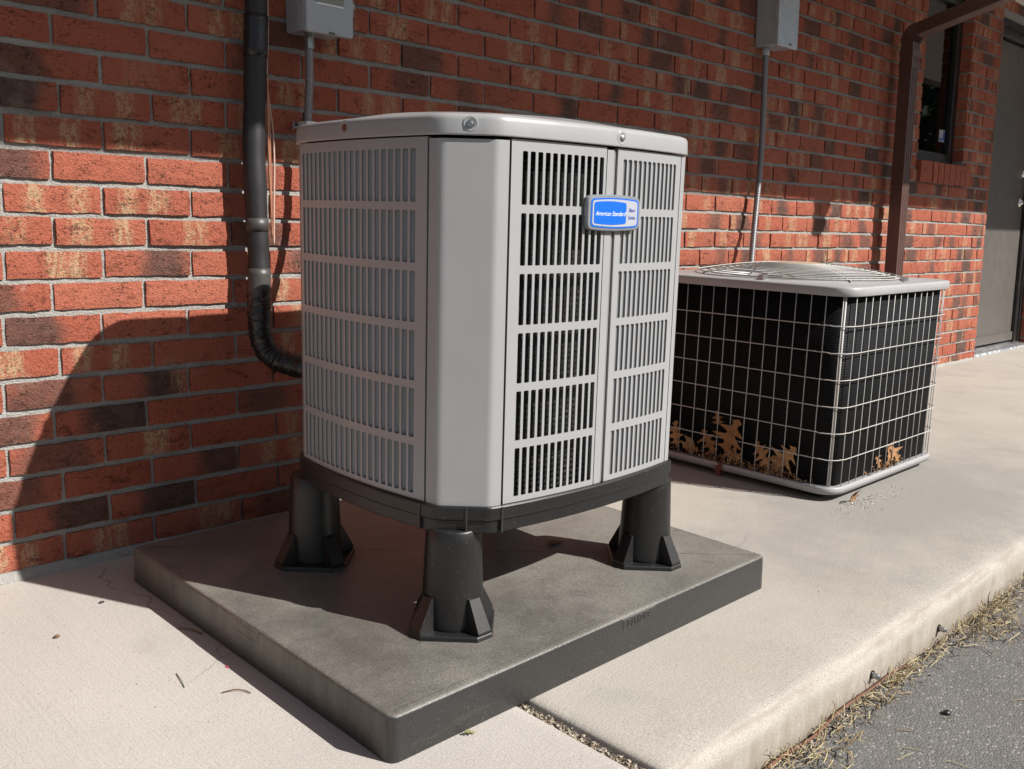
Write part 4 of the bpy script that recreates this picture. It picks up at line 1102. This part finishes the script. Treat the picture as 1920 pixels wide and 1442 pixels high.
for (ax, az, lb) in ((1.014, -.064, 'silver headed anchor bolt in the kerb face, nearer of the two'), (1.339, -.066, 'silver headed anchor bolt in the kerb face beside the straw clump')):
    t = Thing('anchor_bolt', lb, 'bolt', (ax, -1.378, az), ML, 'anchor bolts in the kerb face')
    rg = lambda y, r: [(ax+r*math.cos(u), y, az+r*math.sin(u)) for u in np.linspace(0, 2*math.pi, 12, endpoint=False)]
    w = MB().loft([rg(-1.376, .0085), rg(-1.382, .0085), rg(-1.383, .005)]); w.f = [f[::-1] for f in w.f]; t.part('washer', w, M['bronze'])
    w = MB().loft([rg(-1.382, .0058), rg(-1.392, .006), rg(-1.396, .004)]); w.f = [f[::-1] for f in w.f]; t.part('bolt_head', w, M['zinc'])
rt = [(.56, -1.392, -.094), (.66, -1.388, -.090), (.76, -1.392, -.092), (.88, -1.387, -.084), (1.0, -1.390, -.082), (1.10, -1.386, -.086), (1.18, -1.390, -.094)]
small('root', MB().tube(smoothpath(rt, 8), [.0036-.002*k/48 for k in range(49)], 7), 'root', 'long orange brown root lying along the foot of the kerb', 'root')
small('pebble', MB().loft([[(1.045+r*math.cos(t), -1.515+r*.8*math.sin(t), z) for t in np.linspace(0, 6.28, 9)[:-1]] for z, r in ((-.101, .008), (-.097, .009), (-.094, .004))], True, True, True), 'bronze', 'dark chip lying on the asphalt away from the kerb', 'pebble')

def blades(name, spots, n, lmin, lmax, mat, label, wid=.0011, flat=.5):
    mb = MB(); tones = []
    for _ in range(n):
        x, y, z = spots()
        L_ = random.uniform(lmin, lmax); a = random.uniform(0, 2*math.pi); el = abs(random.gauss(0, flat)); d = Vector((math.cos(a)*math.cos(el), math.sin(a)*math.cos(el)*.75, math.sin(el)))
        side = d.cross(Vector((0, 0, 1)));  side = side.normalized()*wid*random.uniform(.6, 1.4) if side.length > 1e-3 else Vector((wid, 0, 0))
        p0 = Vector((x, y, z)); p1 = p0 + d*L_*.5 + Vector((random.gauss(0, .1), random.gauss(0, .1), abs(random.gauss(0, .08))))*L_; p2 = p0 + d*L_ + Vector((0, 0, -.1*L_)); p2.z = max(p2.z, z+.0005)
        up_ = Vector((0, 0, wid))
        mb.add([p0-side, p0+side, p1+side, p1-side, p2, p1+up_, p0+up_], [(0, 1, 2, 3), (3, 2, 4), (1, 6, 5, 2), (6, 0, 3, 5), (2, 5, 4), (5, 3, 4)]); t = random.random(); tones += [t]*6
    ob = mb.build(name, M[mat], None, ML); set_tone(ob, tones); return tag(ob, label, None, None, 'stuff')
def kerb_spot():
    while True:
        x = random.uniform(.35, 3.2)
        dens = .35 + .65*max(0, math.sin(x*9)*math.sin(x*4.3+1)) + .9*math.exp(-((x-1.50)/.09)**2) + .5*math.exp(-((x-.72)/.08)**2) + .4*math.exp(-((x-1.02)/.08)**2)
        if random.random() < dens/1.6: break
    w = .022 + .05*math.exp(-((x-1.50)/.09)**2) + .03*math.exp(-((x-.74)/.09)**2)
    return (x, -1.384-abs(random.gauss(0, w)), -.1015 + abs(random.gauss(0, .006)))
blades('dry_grass', kerb_spot, 1200, .012, .07, 'straw', 'straw and dry grass along the foot of the kerb')
def lot_spot(): return (random.uniform(.5, 3.5), -1.40-random.random()**1.5*.5, -.1012)
blades('straw_litter', lot_spot, 130, .01, .06, 'straw', 'scattered straw on the asphalt', .0008, .08)
def chips(name, spots, n, smin, smax, mat, label):
    mb = MB(); tones = []
    for _ in range(n):
        x, y, z = spots(); s = random.uniform(smin, smax)
        P = [Vector((random.gauss(0, 1), random.gauss(0, 1), random.gauss(0, .6))).normalized()*s for _ in range(4)]
        c = Vector((x, y, z+s*.4)); mb.add([c+q for q in P], [(0, 1, 2), (0, 2, 3), (0, 3, 1), (1, 3, 2)]); tones += [random.random()]*4
    ob = mb.build(name, M[mat], None, ML); set_tone(ob, tones); return tag(ob, label, None, None, 'stuff')
chips('joint_debris', lambda: (random.uniform(.336, .357), random.uniform(-1.365, -1.0), -.019+random.uniform(0, .008)), 1500, .0015, .0042, 'grit', 'brown debris filling the pavement joint')
chips('kerb_grit', lambda: (random.uniform(.3, 3.2), -1.381-abs(random.gauss(0, .02)), -.1015), 1800, .0015, .0050, 'grit', 'grit and leaf crumbs at the foot of the kerb')
chips('pavement_grit', lambda: (random.choice((random.uniform(-.5, .06), random.uniform(.4, 3.4))), random.uniform(-1.33, -.03), .0003), 260, .0008, .0022, 'grit', 'fine grit on the pavement')

chips('leaf_crumbs', lambda: (random.choice((OX0+.004, OX0-.002))+random.uniform(0, .006), random.choice((random.uniform(-.74, -.30), random.gauss(-.52, .06), random.gauss(-.69, .05))), .045+abs(random.gauss(0, .012))), 420, .002, .008, 'crumb', 'broken leaf crumbs piled on the base rim of the old condenser')
chips('paint_flakes', lambda: (random.gauss(1.90, .09), -.915-abs(random.gauss(0, .035)), .0005), 260, .001, .0038, 'flake', 'pale flakes on the pavement at the corner of the old condenser')
chips('leaf_crumbs', lambda: (random.gauss(2.17, .05), OY0+random.uniform(.002, .012), .045+abs(random.gauss(0, .01))), 120, .002, .007, 'crumb', 'broken leaf crumbs on the sunny rim of the old condenser')

# unseen wood, added across the lot for its reflection in glass and enamel
mb = MB(); tones = []
for k in range(58):
    tx = -22 + k*2.4 + random.uniform(-1, 1); ty = -24 + random.uniform(-3, 3); hh = random.uniform(5.0, 8.5) + max(0, tx-20)*.10
    mb.tube([(tx, ty, -1.2), (tx+.2, ty, hh*.5), (tx, ty, hh*.85)], [.22, .15, .05], 6, smooth=False); tones += [.2]*(2*6+2)
    for _ in range(380):
        a = random.uniform(0, 6.28); r = abs(random.gauss(0, 1.3)); z = random.uniform(.18, 1.0)*hh; r *= (1.25-.8*z/hh)
        r *= max(1, hh/8); c = Vector((tx+r*math.cos(a), ty+r*math.sin(a), z)); u = Vector((random.gauss(0, 1), random.gauss(0, 1), random.gauss(0, 1))).normalized()*random.uniform(.16, .40)*max(1, hh/8); w = u.cross(Vector((random.gauss(0, 1), random.gauss(0, 1), 1))).normalized()*u.length*.7
        mb.add([c-u, c+w, c+u, c-w], [(0, 1, 2, 3)]); tones.append(random.random())
ob = mb.build('reflection_wood', M['foliage']); set_tone(ob, tones); tag(ob, 'unseen wood added across the parking lot for its reflection', None, None, 'stuff')
